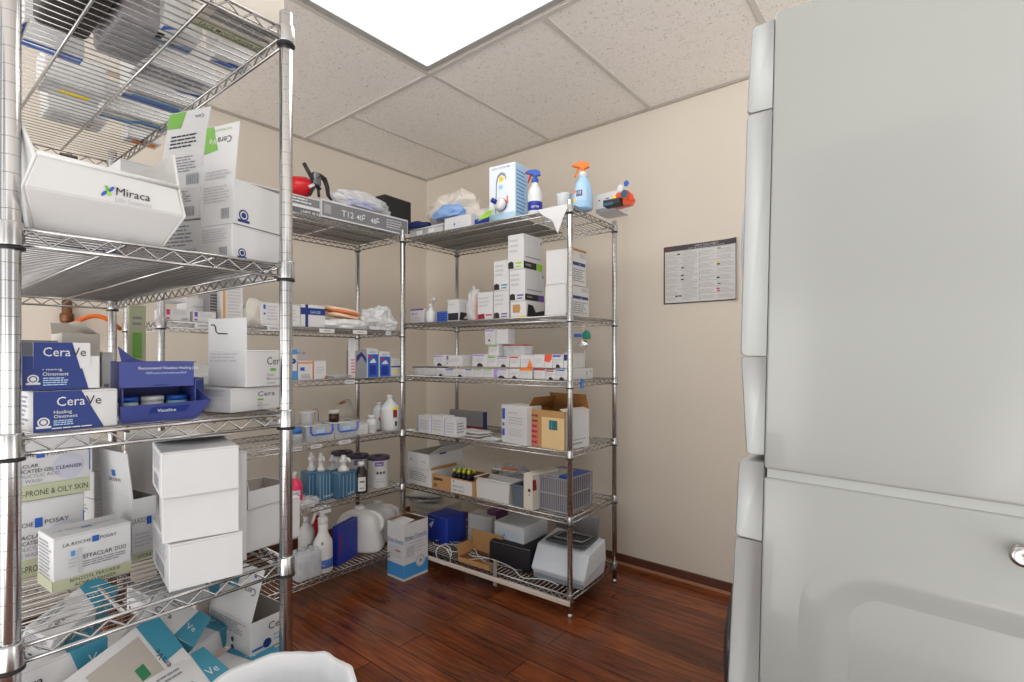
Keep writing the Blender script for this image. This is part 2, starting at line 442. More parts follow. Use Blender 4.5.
# ================================================================ the room
CX, CY, CZ = -3.093, 2.711, 2.569
XR, YN = 1.5, -0.75
def shader_wall(name, c):
    return mat(name, c, 0.85, noise_amt=0.02, nscale=3, bump=0.08, bscale=120)
M_WALL = shader_wall('beige_wall_paint', srgb(222, 213, 200))
def floor_material():
    m = bpy.data.materials.new('reddish_plank_floor'); m.use_nodes = True
    nt = m.node_tree; b = nt.nodes['Principled BSDF']; L = nt.links.new
    tc = nt.nodes.new('ShaderNodeTexCoord')
    mp = nt.nodes.new('ShaderNodeMapping'); L(tc.outputs['Object'], mp.inputs[0])
    br = nt.nodes.new('ShaderNodeTexBrick'); L(mp.outputs[0], br.inputs['Vector'])
    br.offset = 0.37; br.offset_frequency = 2
    br.inputs['Scale'].default_value = 1.0
    br.inputs['Brick Width'].default_value = 1.25; br.inputs['Row Height'].default_value = 0.135
    br.inputs['Mortar Size'].default_value = 0.0022; br.inputs['Mortar Smooth'].default_value = 0.3
    br.inputs['Color1'].default_value = (*srgb(96, 54, 32), 1); br.inputs['Color2'].default_value = (*srgb(126, 74, 44), 1)
    br.inputs['Mortar'].default_value = (*srgb(40, 18, 10), 1); br.inputs['Bias'].default_value = 0.0
    mp2 = nt.nodes.new('ShaderNodeMapping'); mp2.inputs['Scale'].default_value = (1.6, 22, 1); L(tc.outputs['Object'], mp2.inputs[0])
    n = nt.nodes.new('ShaderNodeTexNoise'); n.inputs['Scale'].default_value = 2.2; n.inputs['Detail'].default_value = 6; n.inputs['Distortion'].default_value = 1.2
    L(mp2.outputs[0], n.inputs['Vector'])
    cr = nt.nodes.new('ShaderNodeValToRGB'); L(n.outputs['Fac'], cr.inputs[0])
    cr.color_ramp.elements[0].position = 0.3; cr.color_ramp.elements[0].color = (0.50, 0.46, 0.46, 1)
    cr.color_ramp.elements[1].position = 0.72; cr.color_ramp.elements[1].color = (1.45, 1.3, 1.15, 1)
    n3 = nt.nodes.new('ShaderNodeTexNoise'); n3.inputs['Scale'].default_value = 2.6; n3.inputs['Detail'].default_value = 3; L(tc.outputs['Object'], n3.inputs['Vector'])
    cr3 = nt.nodes.new('ShaderNodeValToRGB'); L(n3.outputs['Fac'], cr3.inputs[0])
    cr3.color_ramp.elements[0].position = 0.35; cr3.color_ramp.elements[0].color = (0.7, 0.62, 0.6, 1)
    cr3.color_ramp.elements[1].position = 0.68; cr3.color_ramp.elements[1].color = (1.3, 1.2, 1.1, 1)
    mu = nt.nodes.new('ShaderNodeMix'); mu.data_type = 'RGBA'; mu.blend_type = 'MULTIPLY'; mu.inputs['Factor'].default_value = 1
    L(br.outputs['Color'], mu.inputs['A']); L(cr.outputs[0], mu.inputs['B'])
    mu2 = nt.nodes.new('ShaderNodeMix'); mu2.data_type = 'RGBA'; mu2.blend_type = 'MULTIPLY'; mu2.inputs['Factor'].default_value = 1
    L(mu.outputs['Result'], mu2.inputs['A']); L(cr3.outputs[0], mu2.inputs['B'])
    L(mu2.outputs['Result'], b.inputs['Base Color'])
    b.inputs['Roughness'].default_value = 0.2
    bp = nt.nodes.new('ShaderNodeBump'); bp.inputs['Strength'].default_value = 0.35; bp.inputs['Distance'].default_value = 0.002; bp.invert = True
    L(br.outputs['Fac'], bp.inputs['Height']); L(bp.outputs[0], b.inputs['Normal'])
    return m
def tile_material():
    m = bpy.data.materials.new('fissured_ceiling_tile'); m.use_nodes = True
    nt = m.node_tree; b = nt.nodes['Principled BSDF']; L = nt.links.new
    tc = nt.nodes.new('ShaderNodeTexCoord')
    v = nt.nodes.new('ShaderNodeTexNoise'); v.inputs['Scale'].default_value = 92; v.inputs['Detail'].default_value = 2.5; v.inputs['Distortion'].default_value = 1.5
    L(tc.outputs['Object'], v.inputs['Vector'])
    cr = nt.nodes.new('ShaderNodeValToRGB'); L(v.outputs['Fac'], cr.inputs[0])
    cr.color_ramp.elements[0].position = 0.335; cr.color_ramp.elements[0].color = (*srgb(198, 193, 188), 1)
    cr.color_ramp.elements[1].position = 0.40; cr.color_ramp.elements[1].color = (*srgb(243, 239, 234), 1)
    L(cr.outputs[0], b.inputs['Base Color']); b.inputs['Roughness'].default_value = 0.95
    bp = nt.nodes.new('ShaderNodeBump'); bp.inputs['Strength'].default_value = 0.5; bp.inputs['Distance'].default_value = 0.003
    L(cr.outputs[0], bp.inputs['Height']); L(bp.outputs[0], b.inputs['Normal'])
    return m
mb = MB(); mb.box(CX-.1, YN, -.1, XR, CY+.1, 0, floor_material()); tag(mb.build('floor'), kind='structure')
mb = MB(); mb.box(CX-.1, CY, 0, XR, CY+.1, CZ+.1, M_WALL); tag(mb.build('wall_back'), kind='structure')
mb = MB(); mb.box(CX-.1, YN, 0, CX, CY, CZ+.1, M_WALL); tag(mb.build('wall_left'), kind='structure')
# ceiling: tiles laid in a T-bar grid, with the opening of the light panel
TX0, TX1, TY0, TY1 = -1.895, -0.565, 0.995, 1.668
M_TILE = tile_material(); M_TEE = mat('white_tee_bar', srgb(206, 202, 197), 0.55, noise_amt=0.01)
mb = MB()
zc = CZ
for x0, y0, x1, y1 in ((CX, YN, TX0, CY), (TX1, YN, XR, CY), (TX0, TY1, TX1, CY), (TX0, YN, TX1, TY0)):
    mb.box(x0, y0, zc, x1, y1, zc+.02, M_TILE)
tag(mb.build('ceiling'), kind='structure')
mb = MB()
def tee(x0, y0, x1, y1): mb.box(x0, y0, zc-.007, x1, y1, zc+.001, M_TEE)
hw = .011
tee(CX, 1.695-hw, XR, 1.695+hw); tee(CX, .96-hw, TX0, .96+hw); tee(CX, .24-hw, XR, .24+hw); tee(TX1, .96-hw, XR, .96+hw)
for x in (-2.59, -1.905, -1.232, -.555, .12, .8): tee(x-hw, 1.695+hw, x+hw, CY)
for x in (-1.912, -.548): tee(x-hw, YN, x+hw, 1.695-hw)
tag(mb.build('trim_1'), kind='structure')
mb = MB()
for a in ((CX, CY-.013, XR, CY), (CX, YN, CX+.013, CY-.013)): mb.box(a[0], a[1], zc-.012, a[2], a[3], zc-.001, mat('wall_angle', srgb(176, 168, 156), 0.6))
tag(mb.build('trim_2'), kind='structure')
M_BASE = mat('brown_baseboard', srgb(96, 58, 44), 0.5, noise_amt=.12, nscale=8)
mb = MB(); mb.box(CX, CY-.012, 0, XR, CY, .055, M_BASE); mb.box(CX, CY-.022, 0, XR, CY-.012, .012, mat('tan_quarter_round', srgb(176, 128, 96), 0.5)); tag(mb.build('baseboard_back'), kind='structure')
mb = MB(); mb.box(CX, YN, 0, CX+.012, CY-.022, .055, M_BASE); tag(mb.build('baseboard_left'), kind='structure')

# ceiling light panel
t = thing('ceiling_light', 'long bright lit panel set in the tiled ceiling', 'ceiling light', ((TX0+TX1)/2, (TY0+TY1)/2, zc))
wx, wy = (TX1-TX0)/2, (TY1-TY0)/2
mb = MB(); g = mat('grey_light_frame', srgb(168, 168, 166), 0.5)
for a in ((-wx,-wy,wx,-wy+.03),(-wx,wy-.03,wx,wy),(-wx,-wy+.03,-wx+.03,wy-.03),(wx-.03,-wy+.03,wx,wy-.03)):
    mb.box(a[0], a[1], -.006, a[2], a[3], .018, g)
mb.build('frame', t)
mb = MB(); e = mat('lit_diffuser', (0.9, 0.9, 0.9), 0.6, emis=((1.0, 0.985, 0.96), TROFFER_STRENGTH))
mb.box(-wx+.03, -wy+.03, .001, wx-.03, wy-.03, .008, e); mb.build('diffuser', t)

# ================================================================ wire shelving
def shelf_mesh(L, D):
    """wires, rails and zigzag snake; local x along the front (0..L), y to the back (0..D), z = 0 at the top of the wires"""
    mb = MB()
    r = 0.0028
    for y0, sgn in ((-.004, 1), (D+.004, -1)):
        mb.tube([(.0, y0, -.004), (L, y0, -.004)], .0034, M_CHROME, 6)
        mb.tube([(.0, y0, -.027), (L, y0, -.027)], .0034, M_CHROME, 6)
        n = int(L/.042); pts = []
        for i in range(n*2+1): pts.append((L*i/(n*2), y0, -.006 if i % 2 else -.025))
        mb.tube(pts, .0023, M_CHROME, 5)
    for x0 in (-.004, L+.004):
        mb.tube([(x0, 0, -.004), (x0, D, -.004)], .0034, M_CHROME, 6)
        mb.tube([(x0, 0, -.027), (x0, D, -.027)], .0034, M_CHROME, 6)
        n = int(D/.05); pts = []
        for i in range(n*2+1): pts.append((x0, D*i/(n*2), -.006 if i % 2 else -.025))
        mb.tube(pts, .0023, M_CHROME, 5)
    return mb
def long_wires(mb, L, D, along_x, short_r=.0022):
    pass
def build_unit(name, label, U, dense_along, posts_top, feet=True):
    root = thing(name, label, 'shelving unit', (U.o.x, U.o.y, 0), U.rot)
    # local frame: +x = towards viewer's right along the front, so the unit spans x in [-L, 0], y in [0, D]
    L, D = U.L, U.D
    for x, y in ((0,0),(-L,0),(0,D),(-L,D)):
        mb = MB(); mb.lathe([(.010,0),(.013,.003),(.013,.014),(.009,.018),(.009,.024),(.0127,.025),(.0127,posts_top-.002),(.011,posts_top)], M_POST, 18)
        mb.build('post', root, (x, y, 0))
    for z in U.z:
        mb = shelf_mesh(L, D)
        if dense_along == 'y':      # surface wires run front to back, two stiffeners along the length
            n = int(L/.0245)
            for i in range(1, n): mb.tube([(L*i/n, -.003, -.0022), (L*i/n, D+.003, -.0022)], .0017, M_CHROME, 4)
            for yy in (D/3, 2*D/3): mb.tube([(0, yy, -.007), (L, yy, -.007)], .0032, M_CHROME, 6)
        else:
            n = int(D/.0245)
            for i in range(1, n): mb.tube([(-.003, D*i/n, -.0022), (L+.003, D*i/n, -.0022)], .0017, M_CHROME, 4)
            for xx in (L/3, 2*L/3): mb.tube([(xx, 0, -.007), (xx, D, -.007)], .0032, M_CHROME, 6)
        sh = mb.build('wire_shelf', root, (-L, 0, z))
        for x, y in ((0,0),(L,0),(0,D),(L,D)):
            c = MB(); c.lathe([(.0135,-.031),(.0170,-.0305),(.0172,-.029),(.0160,.003),(.0158,.004),(.0135,.005)], M_CHROME, 18)
            c.lathe([(.0135,-.036),(.0178,-.0355),(.0178,-.0315),(.0135,-.031)], M_RING, 18)
            c.build('collar', sh, (x, y, 0))
    return root
build_unit('wire_shelving_unit', 'tall chrome wire shelving unit nearest the camera, seen from its narrow end', UL, 'x', 1.905)
build_unit('wire_shelving_unit', 'chrome wire shelving unit along the left wall holding the bottles and jugs', UA, 'y', 1.895)
build_unit('wire_shelving_unit', 'chrome wire shelving unit against the back wall beside the bare beige wall', UB, 'y', 1.910)

# ================================================================ stacked washer and dryer
M_ENAMEL = mat('white_enamel', srgb(164, 167, 164), 0.2, noise_amt=0.006, nscale=2, coat=0.3)
M_PANEL = mat('white_plastic_fascia', srgb(192, 196, 196), 0.34, noise_amt=0.006)
M_GAP = mat('dark_gap', srgb(60, 60, 60), 0.6)
t = thing('laundry_tower', 'large white stacked washer and dryer filling the right side', 'washing machine', (-0.305, 1.178, 0), (0, R(1.28), 0))
W_, DD = 0.80, 0.68          # depth of the cabinet along x, width along y
def side_panel(z0, z1, name, emboss):
    """cabinet shell, with a pressed frame in the side sheet"""
    mb = MB(); mb.box(0, 0, z0, W_, DD, z1, M_ENAMEL, .006)
    o = mb.build(name, t)
    return o
def pressed(parent, x0, x1, z0, z1, r, wdt, hgt):
    """rounded-rectangle rib pressed out of the side sheet"""
    pts = []
    for cx, cz, a0 in ((x1-r, z1-r, 0), (x0+r, z1-r, 90), (x0+r, z0+r, 180), (x1-r, z0+r, 270)):
        for k in range(9):
            a = R(a0 + k*90/8); pts.append((cx + r*math.cos(a), cz + r*math.sin(a), math.cos(a), math.sin(a)))
    prof = [(-wdt, 0), (-wdt*.6, hgt*.25), (-wdt*.2, hgt*.9), (wdt*.2, hgt*.9), (wdt*.6, hgt*.25), (wdt, 0)]
    mb = MB(); vs = []; n = len(pts); q = len(prof)
    for (x, z, nx, nz) in pts:
        for (o, hh) in prof: vs.append((x + nx*o, -hh + .0002, z + nz*o))
    fs = []
    for i in range(n):
        j = (i+1) % n
        for k in range(q-1): fs.append((i*q+k, i*q+k+1, j*q+k+1, j*q+k))
    mb.add(vs, fs, M_ENAMEL, True); return mb.build('pressed_rib', parent)
lo = side_panel(.012, .944, 'washer_cabinet', 1)
up = side_panel(.962, 1.912, 'dryer_cabinet', 0)
pressed(lo, .115, .66, .30, .79, .10, .045, .006)
mb = MB(); mb.box(.006, .006, .944, W_-.006, DD-.006, .962, mat('stacking_strip', srgb(172, 175, 173), .4)); mb.build('stacking_strip', t)
def fascia(name, z0, z1, b0, b1, r=.016, gap=True):
    """moulded front piece, bulging b0 (bottom) to b1 (top) in front of the cabinet"""
    mb = MB(); prof = []
    steps = 10
    pts = [(0, z0)]
    for i in range(steps+1):
        a = i/steps*math.pi/2
        pts.append((-(b0 - r + r*math.sin(a)), z0 + r - r*math.cos(a)))
    for i in range(steps+1):
        a = i/steps*math.pi/2
        pts.append((-(b1 - r + r*math.cos(a)), z1 - r + r*math.sin(a)))
    pts.append((0, z1))
    n = len(pts); vs = []; ys = (.0, .006, .012, DD-.012, DD-.006, DD); ins = (.005, .0015, 0, 0, .0015, .005)
    for y, s_ in zip(ys, ins):
        for (x, z) in pts:
            zc_ = (z0+z1)/2
            vs.append((min(x + s_, -.0005) if x < 0 else .003, y, zc_ + (z - zc_)*(1 - s_*.12)))
    fs = []
    for j in range(len(ys)-1):
        for i in range(n): fs.append((j*n+i, j*n+(i+1)%n, (j+1)*n+(i+1)%n, (j+1)*n+i))
    fs.append(tuple(range(n))); fs.append(tuple((len(ys)-1)*n + n-1-i for i in range(n)))
    mb.add(vs, fs, M_PANEL, True)
    return mb.build(name, t, (-.003, .001, 0))
fascia('control_panel', 1.716, 1.898, .050, .044, .010)
fascia('dryer_door_panel', 1.199, 1.713, .052, .050, .010)
fascia('dryer_lower_panel', .990, 1.196, .036, .050, .008)
fascia('washer_control_panel', .808, .974, .054, .050, .012)
fascia('washer_door_panel', .115, .805, .072, .054, .010)
fascia('washer_toe_panel', .014, .111, .035, .045, .010)
mb = MB(); mb.lathe([(.0,0),(.20,0),(.235,.012),(.235,.03),(.20,.045),(.15,.05),(.0,.03)], mat('smoked_door_ring', srgb(58, 58, 62), .2, coat=.5), 40)
mb.build('washer_door', t, (-.070, DD/2, .46), (0, R(-90), 0))
mb = MB(); mb.lathe([(.0,0),(.22,0),(.245,.01),(.245,.026),(.20,.04),(.0,.035)], mat('pale_door_ring', srgb(190, 196, 214), .2, coat=.5), 40)
mb.build('dryer_door', t, (-.055, DD/2, 1.47), (0, R(-90), 0))
# small chrome knob on the side sheet near the frame edge
p = hit(1021, Vector((0, 1.178)), Vector((1, 0)))
mb = MB(); mb.lathe([(.012,0),(.012,.004),(.008,.006),(.008,.018),(.0155,.022),(.0175,.03),(.0155,.036),(.010,.037),(.0,.034)], mat('brushed_nickel', (.5,.48,.46), .25, 1.0), 24)
tag(mb.build('hook_knob', None, (p.x-.0, 1.1775, z_at(p, 551)), (R(90), 0, 0)), 'small round nickel knob on the white side sheet at right', 'knob')

# safety poster on the back wall
px0, px1, pz0, pz1 = -1.155, -.772, 1.474, 1.785
pw, ph = px1-px0, pz1-pz0
N = 14; mb = MB(); PAPER = mat('poster_paper', srgb(216, 214, 212), .55)
def lift(u): return .002 + .016 * max(0, (u - .78)/.22)**2
vs = []
for i in range(N+1):
    u = i/N
    for v in (0, 1): vs.append((u*pw, -lift(u), v*ph))
mb.add(vs, [(2*i, 2*i+2, 2*i+3, 2*i+1) for i in range(N)], PAPER, True)
def patch(u0, v0, u1, v1, m, e=.0008):
    k = max(1, int((u1-u0)*N)); a = []
    for i in range(k+1):
        u = u0 + (u1-u0)*i/k
        a += [(u*pw, -lift(u)-e, v0*ph), (u*pw, -lift(u)-e, v1*ph)]
    mb.add(a, [(2*i, 2*i+2, 2*i+3, 2*i+1) for i in range(k)], m)
PD = mat('poster_border', srgb(74, 70, 72), .5)
patch(0, .91, 1, 1, PD); patch(0, 0, .02, .91, PD); patch(.02, 0, 1, .022, PD); patch(.985, .022, 1, .91, mat('poster_edge', srgb(150, 150, 165), .5))
Mp = Matrix(((1,0,0,0),(0,0,-1,0),(0,1,0,0),(0,0,0,1)))
mb.text('SAFETY', ph*.045, RED, Matrix.Translation((.02*pw, -.0045, .935*ph)) @ Mp, 'l', True)
mb.text('SAFETY DATA SHEETS', ph*.04, WHITE, Matrix.Translation((.60*pw, -.0045, .95*ph)) @ Mp, 'c', True)
mb.text('KNOW THE HAZARDS BEFORE YOU BEGIN TO WORK', ph*.024, WHITE, Matrix.Translation((.60*pw, -.0045, .922*ph)) @ Mp, 'c')
rnd = random.Random(3)
PT = mat('poster_small_print', srgb(176, 174, 176), .6); PL = mat('poster_rule', srgb(140, 140, 144), .6)
for c in range(4):
    u0 = .035 + c*.24
    for rw in range(8):
        v0 = .05 + rw*.107
        patch(u0, v0+.098, u0+.22, v0+.102, PL)
        for q in range(3 + (c == 1)):
            patch(u0+.004, v0+.012+q*.022, u0+.12+.09*rnd.random(), v0+.019+q*.022, PT)
    if c < 3: patch(u0+.229, .04, u0+.232, .89, PL)
for u, v, m in ((.20,.84,INK),(.255,.60,INK),(.25,.47,INK),(.25,.40,INK),(.17,.12,INK),(.22,.12,INK),(.74,.60,INK),(.74,.64,YELLOW),(.75,.28,TEAL),(.735,.20,RED),(.74,.16,PINK),(.75,.86,GTEXT),(.735,.38,INK)):
    patch(u, v, u+.04, v+.022, m, .0012)
for rw in range(8): patch(.505, .06+rw*.107, .515, .075+rw*.107, INK, .0012)
tag(mb.build('safety_poster', None, (px0, CY-.0005, pz0)), 'small printed safety chart with dark border on the beige wall', 'poster')
# ================================================================ goods on the nearest unit
L = UL
def vtext(*a): return a
# ---- shelf 2: hopper bin
def hopper_bin():
    bk = .0
    pl = L.at(30, bk); pr = L.at(170, bk); ctr = (pl+pr)/2
    z0 = 1.3885
    wb = L.at(35, bk) - L.at(163, bk); hb = wb.length/2       # half width at the base
    hm = (L.at(18, bk) - L.at(181, bk)).length/2             # half width at the widest
    cx = ((L.at(35,bk)+L.at(163,bk))/2 + (L.at(18,bk)+L.at(181,bk))/2)/2
    t = thing('storage_bin', 'white plastic hopper bin with printed lab name on the second shelf', 'storage bin', (cx.x, cx.y, z0), L.rot)
    D = .30; zl = .088; zp = .168; zm = .05
    mb = MB()
    fy = -.02
    P = lambda x, y, z: (x, y, z)
    # front: lower bevel and upper face up to the lip
    A = [P(-hb, .02, 0), P(hb, .02, 0), P(hm-.004, fy-.012, zm), P(-hm+.004, fy-.012, zm), P(hm-.018, fy-.02, zl+.006), P(-hm+.018, fy-.02, zl+.012)]
    mb.poly([A[0], A[1], A[2], A[3]], PLW); mb.poly([A[3], A[2], A[4], A[5]], PLW)
    # base and back
    mb.poly([P(-hb, .02, 0), P(-hb, D, 0), P(hb, D, 0), P(hb, .02, 0)], PLW)
    mb.poly([P(hb, D, 0), P(-hb, D, 0), P(-hm, D, zp+.01), P(hm, D, zp+.01)], PLW)
    # sides: rise to a peak just behind the lip
    for sg in (-1, 1):
        q = [P(sg*hb, .02, 0), P(sg*(hm-.004), fy-.012, zm), P(sg*(hm-.018), fy-.02, zl+.008), P(sg*(hm-.006), fy+.035, zp), P(sg*hm, D, zp+.01), P(sg*hb, D, 0)]
        mb.poly(q if sg > 0 else q[::-1], PLW)
    o = mb.build('bin_shell', t, solid=.0045)
    md = o.modifiers.new('edge', 'BEVEL'); md.width = .002; md.segments = 2
    # raised lip and label recess
    mb = MB(); mb.tube([P(-hm+.016, fy-.02, zl+.012), P(hm-.016, fy-.02, zl+.007)], .0042, PLW, 8); mb.build('lip', t)
    # print on the upper front face
    n = Vector((0, -(zl-zm+.002), -.0)).normalized()
    up = Vector((0, -.008, zl-zm+.005)).normalized(); ux = Vector((1, 0, 0)); nn = ux.cross(up)
    o3 = Vector((-hm+.12*hm, fy-.0125, zm)) + nn*.0012
    M = Matrix(((ux.x, up.x, nn.x, o3.x), (ux.y, up.y, nn.y, o3.y), (ux.z, up.z, nn.z, o3.z), (0,0,0,1)))
    mb = MB(); W2 = 2*hm
    tl = .185*W2*1.6
    x0 = .36*W2
    mb.text('Miraca', .0175, INK, M @ Matrix.Translation((x0+.020, .013, 0)))
    mb.text('Life Sciences', .0098, LTEXT, M @ Matrix.Translation((x0+.020, .003, 0)))
    for dx, dy, a, m in ((.000,.008,55,BLUE),(.009,.016,55,BLUE),(.004,.016,-60,GREEN),(.006,.010,-60,LIME)):
        MM = M @ Matrix.Translation((x0+.006+dx, .004+dy, 0)) @ Matrix.Rotation(R(a), 4, 'Z')
        mb.add([(math.cos(k*math.pi/6)*.0055, math.sin(k*math.pi/6)*.0022, 0) for k in range(12)], [range(12)], m, M=MM)
    mb.build('printed_logo', t)
    return t
hopper_bin()
# folded papers standing at the left of the bin
def curved_sheets():
    t = thing('paper_folder', 'curved blue-edged paper folder standing behind the left post', 'folder', (*L.at(26, .06), 1.389), L.rot)
    for i, (m, dx) in enumerate(((PLT, 0), (VBLUE, .010), (WHITE, .014))):
        mb = MB(); vs = []; n = 12
        for k in range(n+1):
            z = .30*k/n; b = .020*math.sin(k/n*math.pi*.9)
            for y in (-.01, .15): vs.append((-.018+dx - b*(1 if i else .2) + (.014 if k == n else .0), y, z*(1+.03*i) + (.012 if y < 0 else -.01)*k/n))
        mb.add(vs, [(2*k, 2*k+1, 2*k+3, 2*k+2) for k in range(n)], m, True)
        mb.build('sheet', t, solid=.002)
curved_sheets()
# white lotion cartons at the right of the second shelf
SEALF = [('b','left',.62,.12,.86,.36,GTEXT), ('l','left',.1,.5,.9,.9,6,LTEXT), ('s','front',.16,.22,.13,NAVY,WHITE)]
ctr_kw = dict(group=None)
o, zt = goods(L, 'lotion_carton', 'sealed white lotion carton with blue seal, bottom right on the second shelf', 1, 232, 288, 199, .03, 223, SEALF, rot=16, side='L')
FLAPT = [('p','front',[(0,1),(0,.52),(.42,.56),(.22,1)],GREEN), ('t','front',.82,.78,.17,'Cera',INK,'l',180), ('t','front',.36,.78,.17,'Ve',WHITE,'l',180), ('t','front',.80,.93,.06,'Facial Moisturizing',GREEN,'l',180), ('l','front',.12,.03,.9,.2,3,LTEXT)]
o, zt = goods(L, 'lotion_carton', 'white lotion carton with a tall green-cornered flap standing up', 1, 234, 288, 201, .03, 178, SEALF, rot=16, side='L', z=zt,
    flaps=[('left', .118, -6, FLAPT)], open_top=True)
BACKP = [('b','left',.6,.1,.9,.4,GTEXT), ('l','left',.1,.45,.9,.92,6,GTEXT), ('b','front',.6,.1,.9,.4,GTEXT), ('l','front',.1,.5,.9,.9,5,LTEXT)]
o, zt = goods(L, 'lotion_carton', 'white lotion carton at the base of the leftmost pile beside the bin', 1, 201, 232, 172, .19, 219, BACKP, rot=20, side='L', depth=.14)
o, zt = goods(L, 'lotion_carton', 'white lotion carton in the middle of the pile beside the bin', 1, 199, 232, 174, .19, 186, BACKP, rot=20, side='L', z=zt, depth=.13)
FLAP2 = [('p','front',[(0,.98),(0,.62),(.35,.6),(.42,.98)],GREEN), ('t','front',.88,.85,.12,'Cera',INK,'l',180), ('l','front',.15,.12,.8,.45,4,INK)]
o, zt = goods(L, 'lotion_carton', 'white lotion carton with slanting raised flap, topmost beside the bin', 1, 203, 236, 178, .19, 150, [('t','front',.1,.35,.5,'C',INK)] + BACKP, rot=20, side='L', z=zt, depth=.12, open_top=True, flaps=[('left', .105, -10, FLAP2)])
goods(L, 'carton', 'white carton with lime green stripe lying behind the upright flap', 1, 236, 262, 222, .34, 158, [('r','front',0,.25,1,.85,GREEN), ('r','left',0,.25,1,.85,GREEN)], rot=10, side='L', z=1.5, h=.05, depth=.12)
goods(L, 'carton', 'large plain white carton farthest back on the second shelf', 1, 222, 262, 205, .32, 180, BACKP, rot=8, side='L', depth=.2, h=.108)
goods(L, 'carton', 'white carton with small red print standing behind the bin', 1, 120, 160, 112, .42, 158, [('r','front',.35,.62,.65,.8,RED), ('r','front',.7,.8,.9,.92,OLIVE)], side='L', depth=.15)
goods(L, 'speaker_box', 'small black box behind the rim of the bin', 1, 60, 78, 57, .55, 152, [], side='L', depth=.08, m=BLACK)

# ---- shelf 3
def ointment_front(w, h):
    return [('p','front',[(0,0),(.82,0),(.54,1),(0,1)],NAVY), ('t','front',.25,.62,.33,'Cera',WHITE,'l',0,False,1,.335), ('t','front',.595,.62,.33,'Ve',INK,'l',0,False,1,.19),
            ('t','front',.22,.43,.12,'Healing',WHITE,'l',0,True), ('t','front',.22,.32,.12,'Ointment',WHITE,'l',0,True), ('l','front',.22,.13,.5,.28,3,PALEB),
            ('l','front',.2,.04,.72,.1,1,WHITE), ('s','front',.11,.24,.12,WHITE,NAVY), ('l','left',.1,.1,.8,.9,7,GTEXT)]
o, zt = goods(L, 'ointment_box', 'blue and white ointment carton, lower of the pair beside the left post', 2, 33, 118, 24, .004, 392, ointment_front(1,1), side='L', rot=3, depth=.13, bev=.003)
# upper one with a raised display tab
ctr, a, w_, d_, c = L.corner(22, .012, 100, 0, 1, 'L', depth=.12)
z0 = zt+.0015; hh = z_at(c, 356) - z0; hT = z_at(c, 342) - z0
t = thing('ointment_box', 'blue and white ointment display carton with raised tab, upper of the pair', 'box', (ctr.x, ctr.y, z0), a)
mb = MB(); mb.box(-w_/2,-d_/2,0,w_/2,d_/2,hh, WHITE, .0015)
prints(mb, [('p','front',[(0,0),(.84,0),(.70,1),(0,1)],NAVY), ('s','front',.13,.33,.13,WHITE,NAVY), ('l','front',.25,.12,.6,.38,4,PALEB), ('t','front',.24,.58,.15,'Healing',WHITE,'l',0,True), ('t','front',.24,.42,.15,'Ointment',WHITE,'l',0,True)], lambda f: frame(f, w_, d_, hh))
mb.build('carton', t)
mb = MB(); fx = lambda u: -w_/2 + u*w_
mb.box(fx(.13), -d_/2-.0016, hh*.62, fx(.86), -d_/2, hT, WHITE)
y_ = -d_/2 - .0022
mb.poly([(fx(.13), y_, hh*.62), (fx(.725), y_, hh*.62), (fx(.62), y_, hT), (fx(.13), y_, hT)], NAVY)
Mf = Matrix(((1,0,0,0),(0,0,-1,0),(0,1,0,0),(0,0,0,1)))
q1 = text_mesh('Cera')[2]; q2 = text_mesh('Ve')[2]
mb.text('Cera', .0195, WHITE, Matrix.Translation((fx(.24), y_-.0004, hT-.021)) @ Mf, squash=.355*w_/(q1*.0195)); mb.text('Ve', .0195, INK, Matrix.Translation((fx(.61), y_-.0004, hT-.021)) @ Mf, squash=.19*w_/(q2*.0195))
mb.build('display_tab', t)
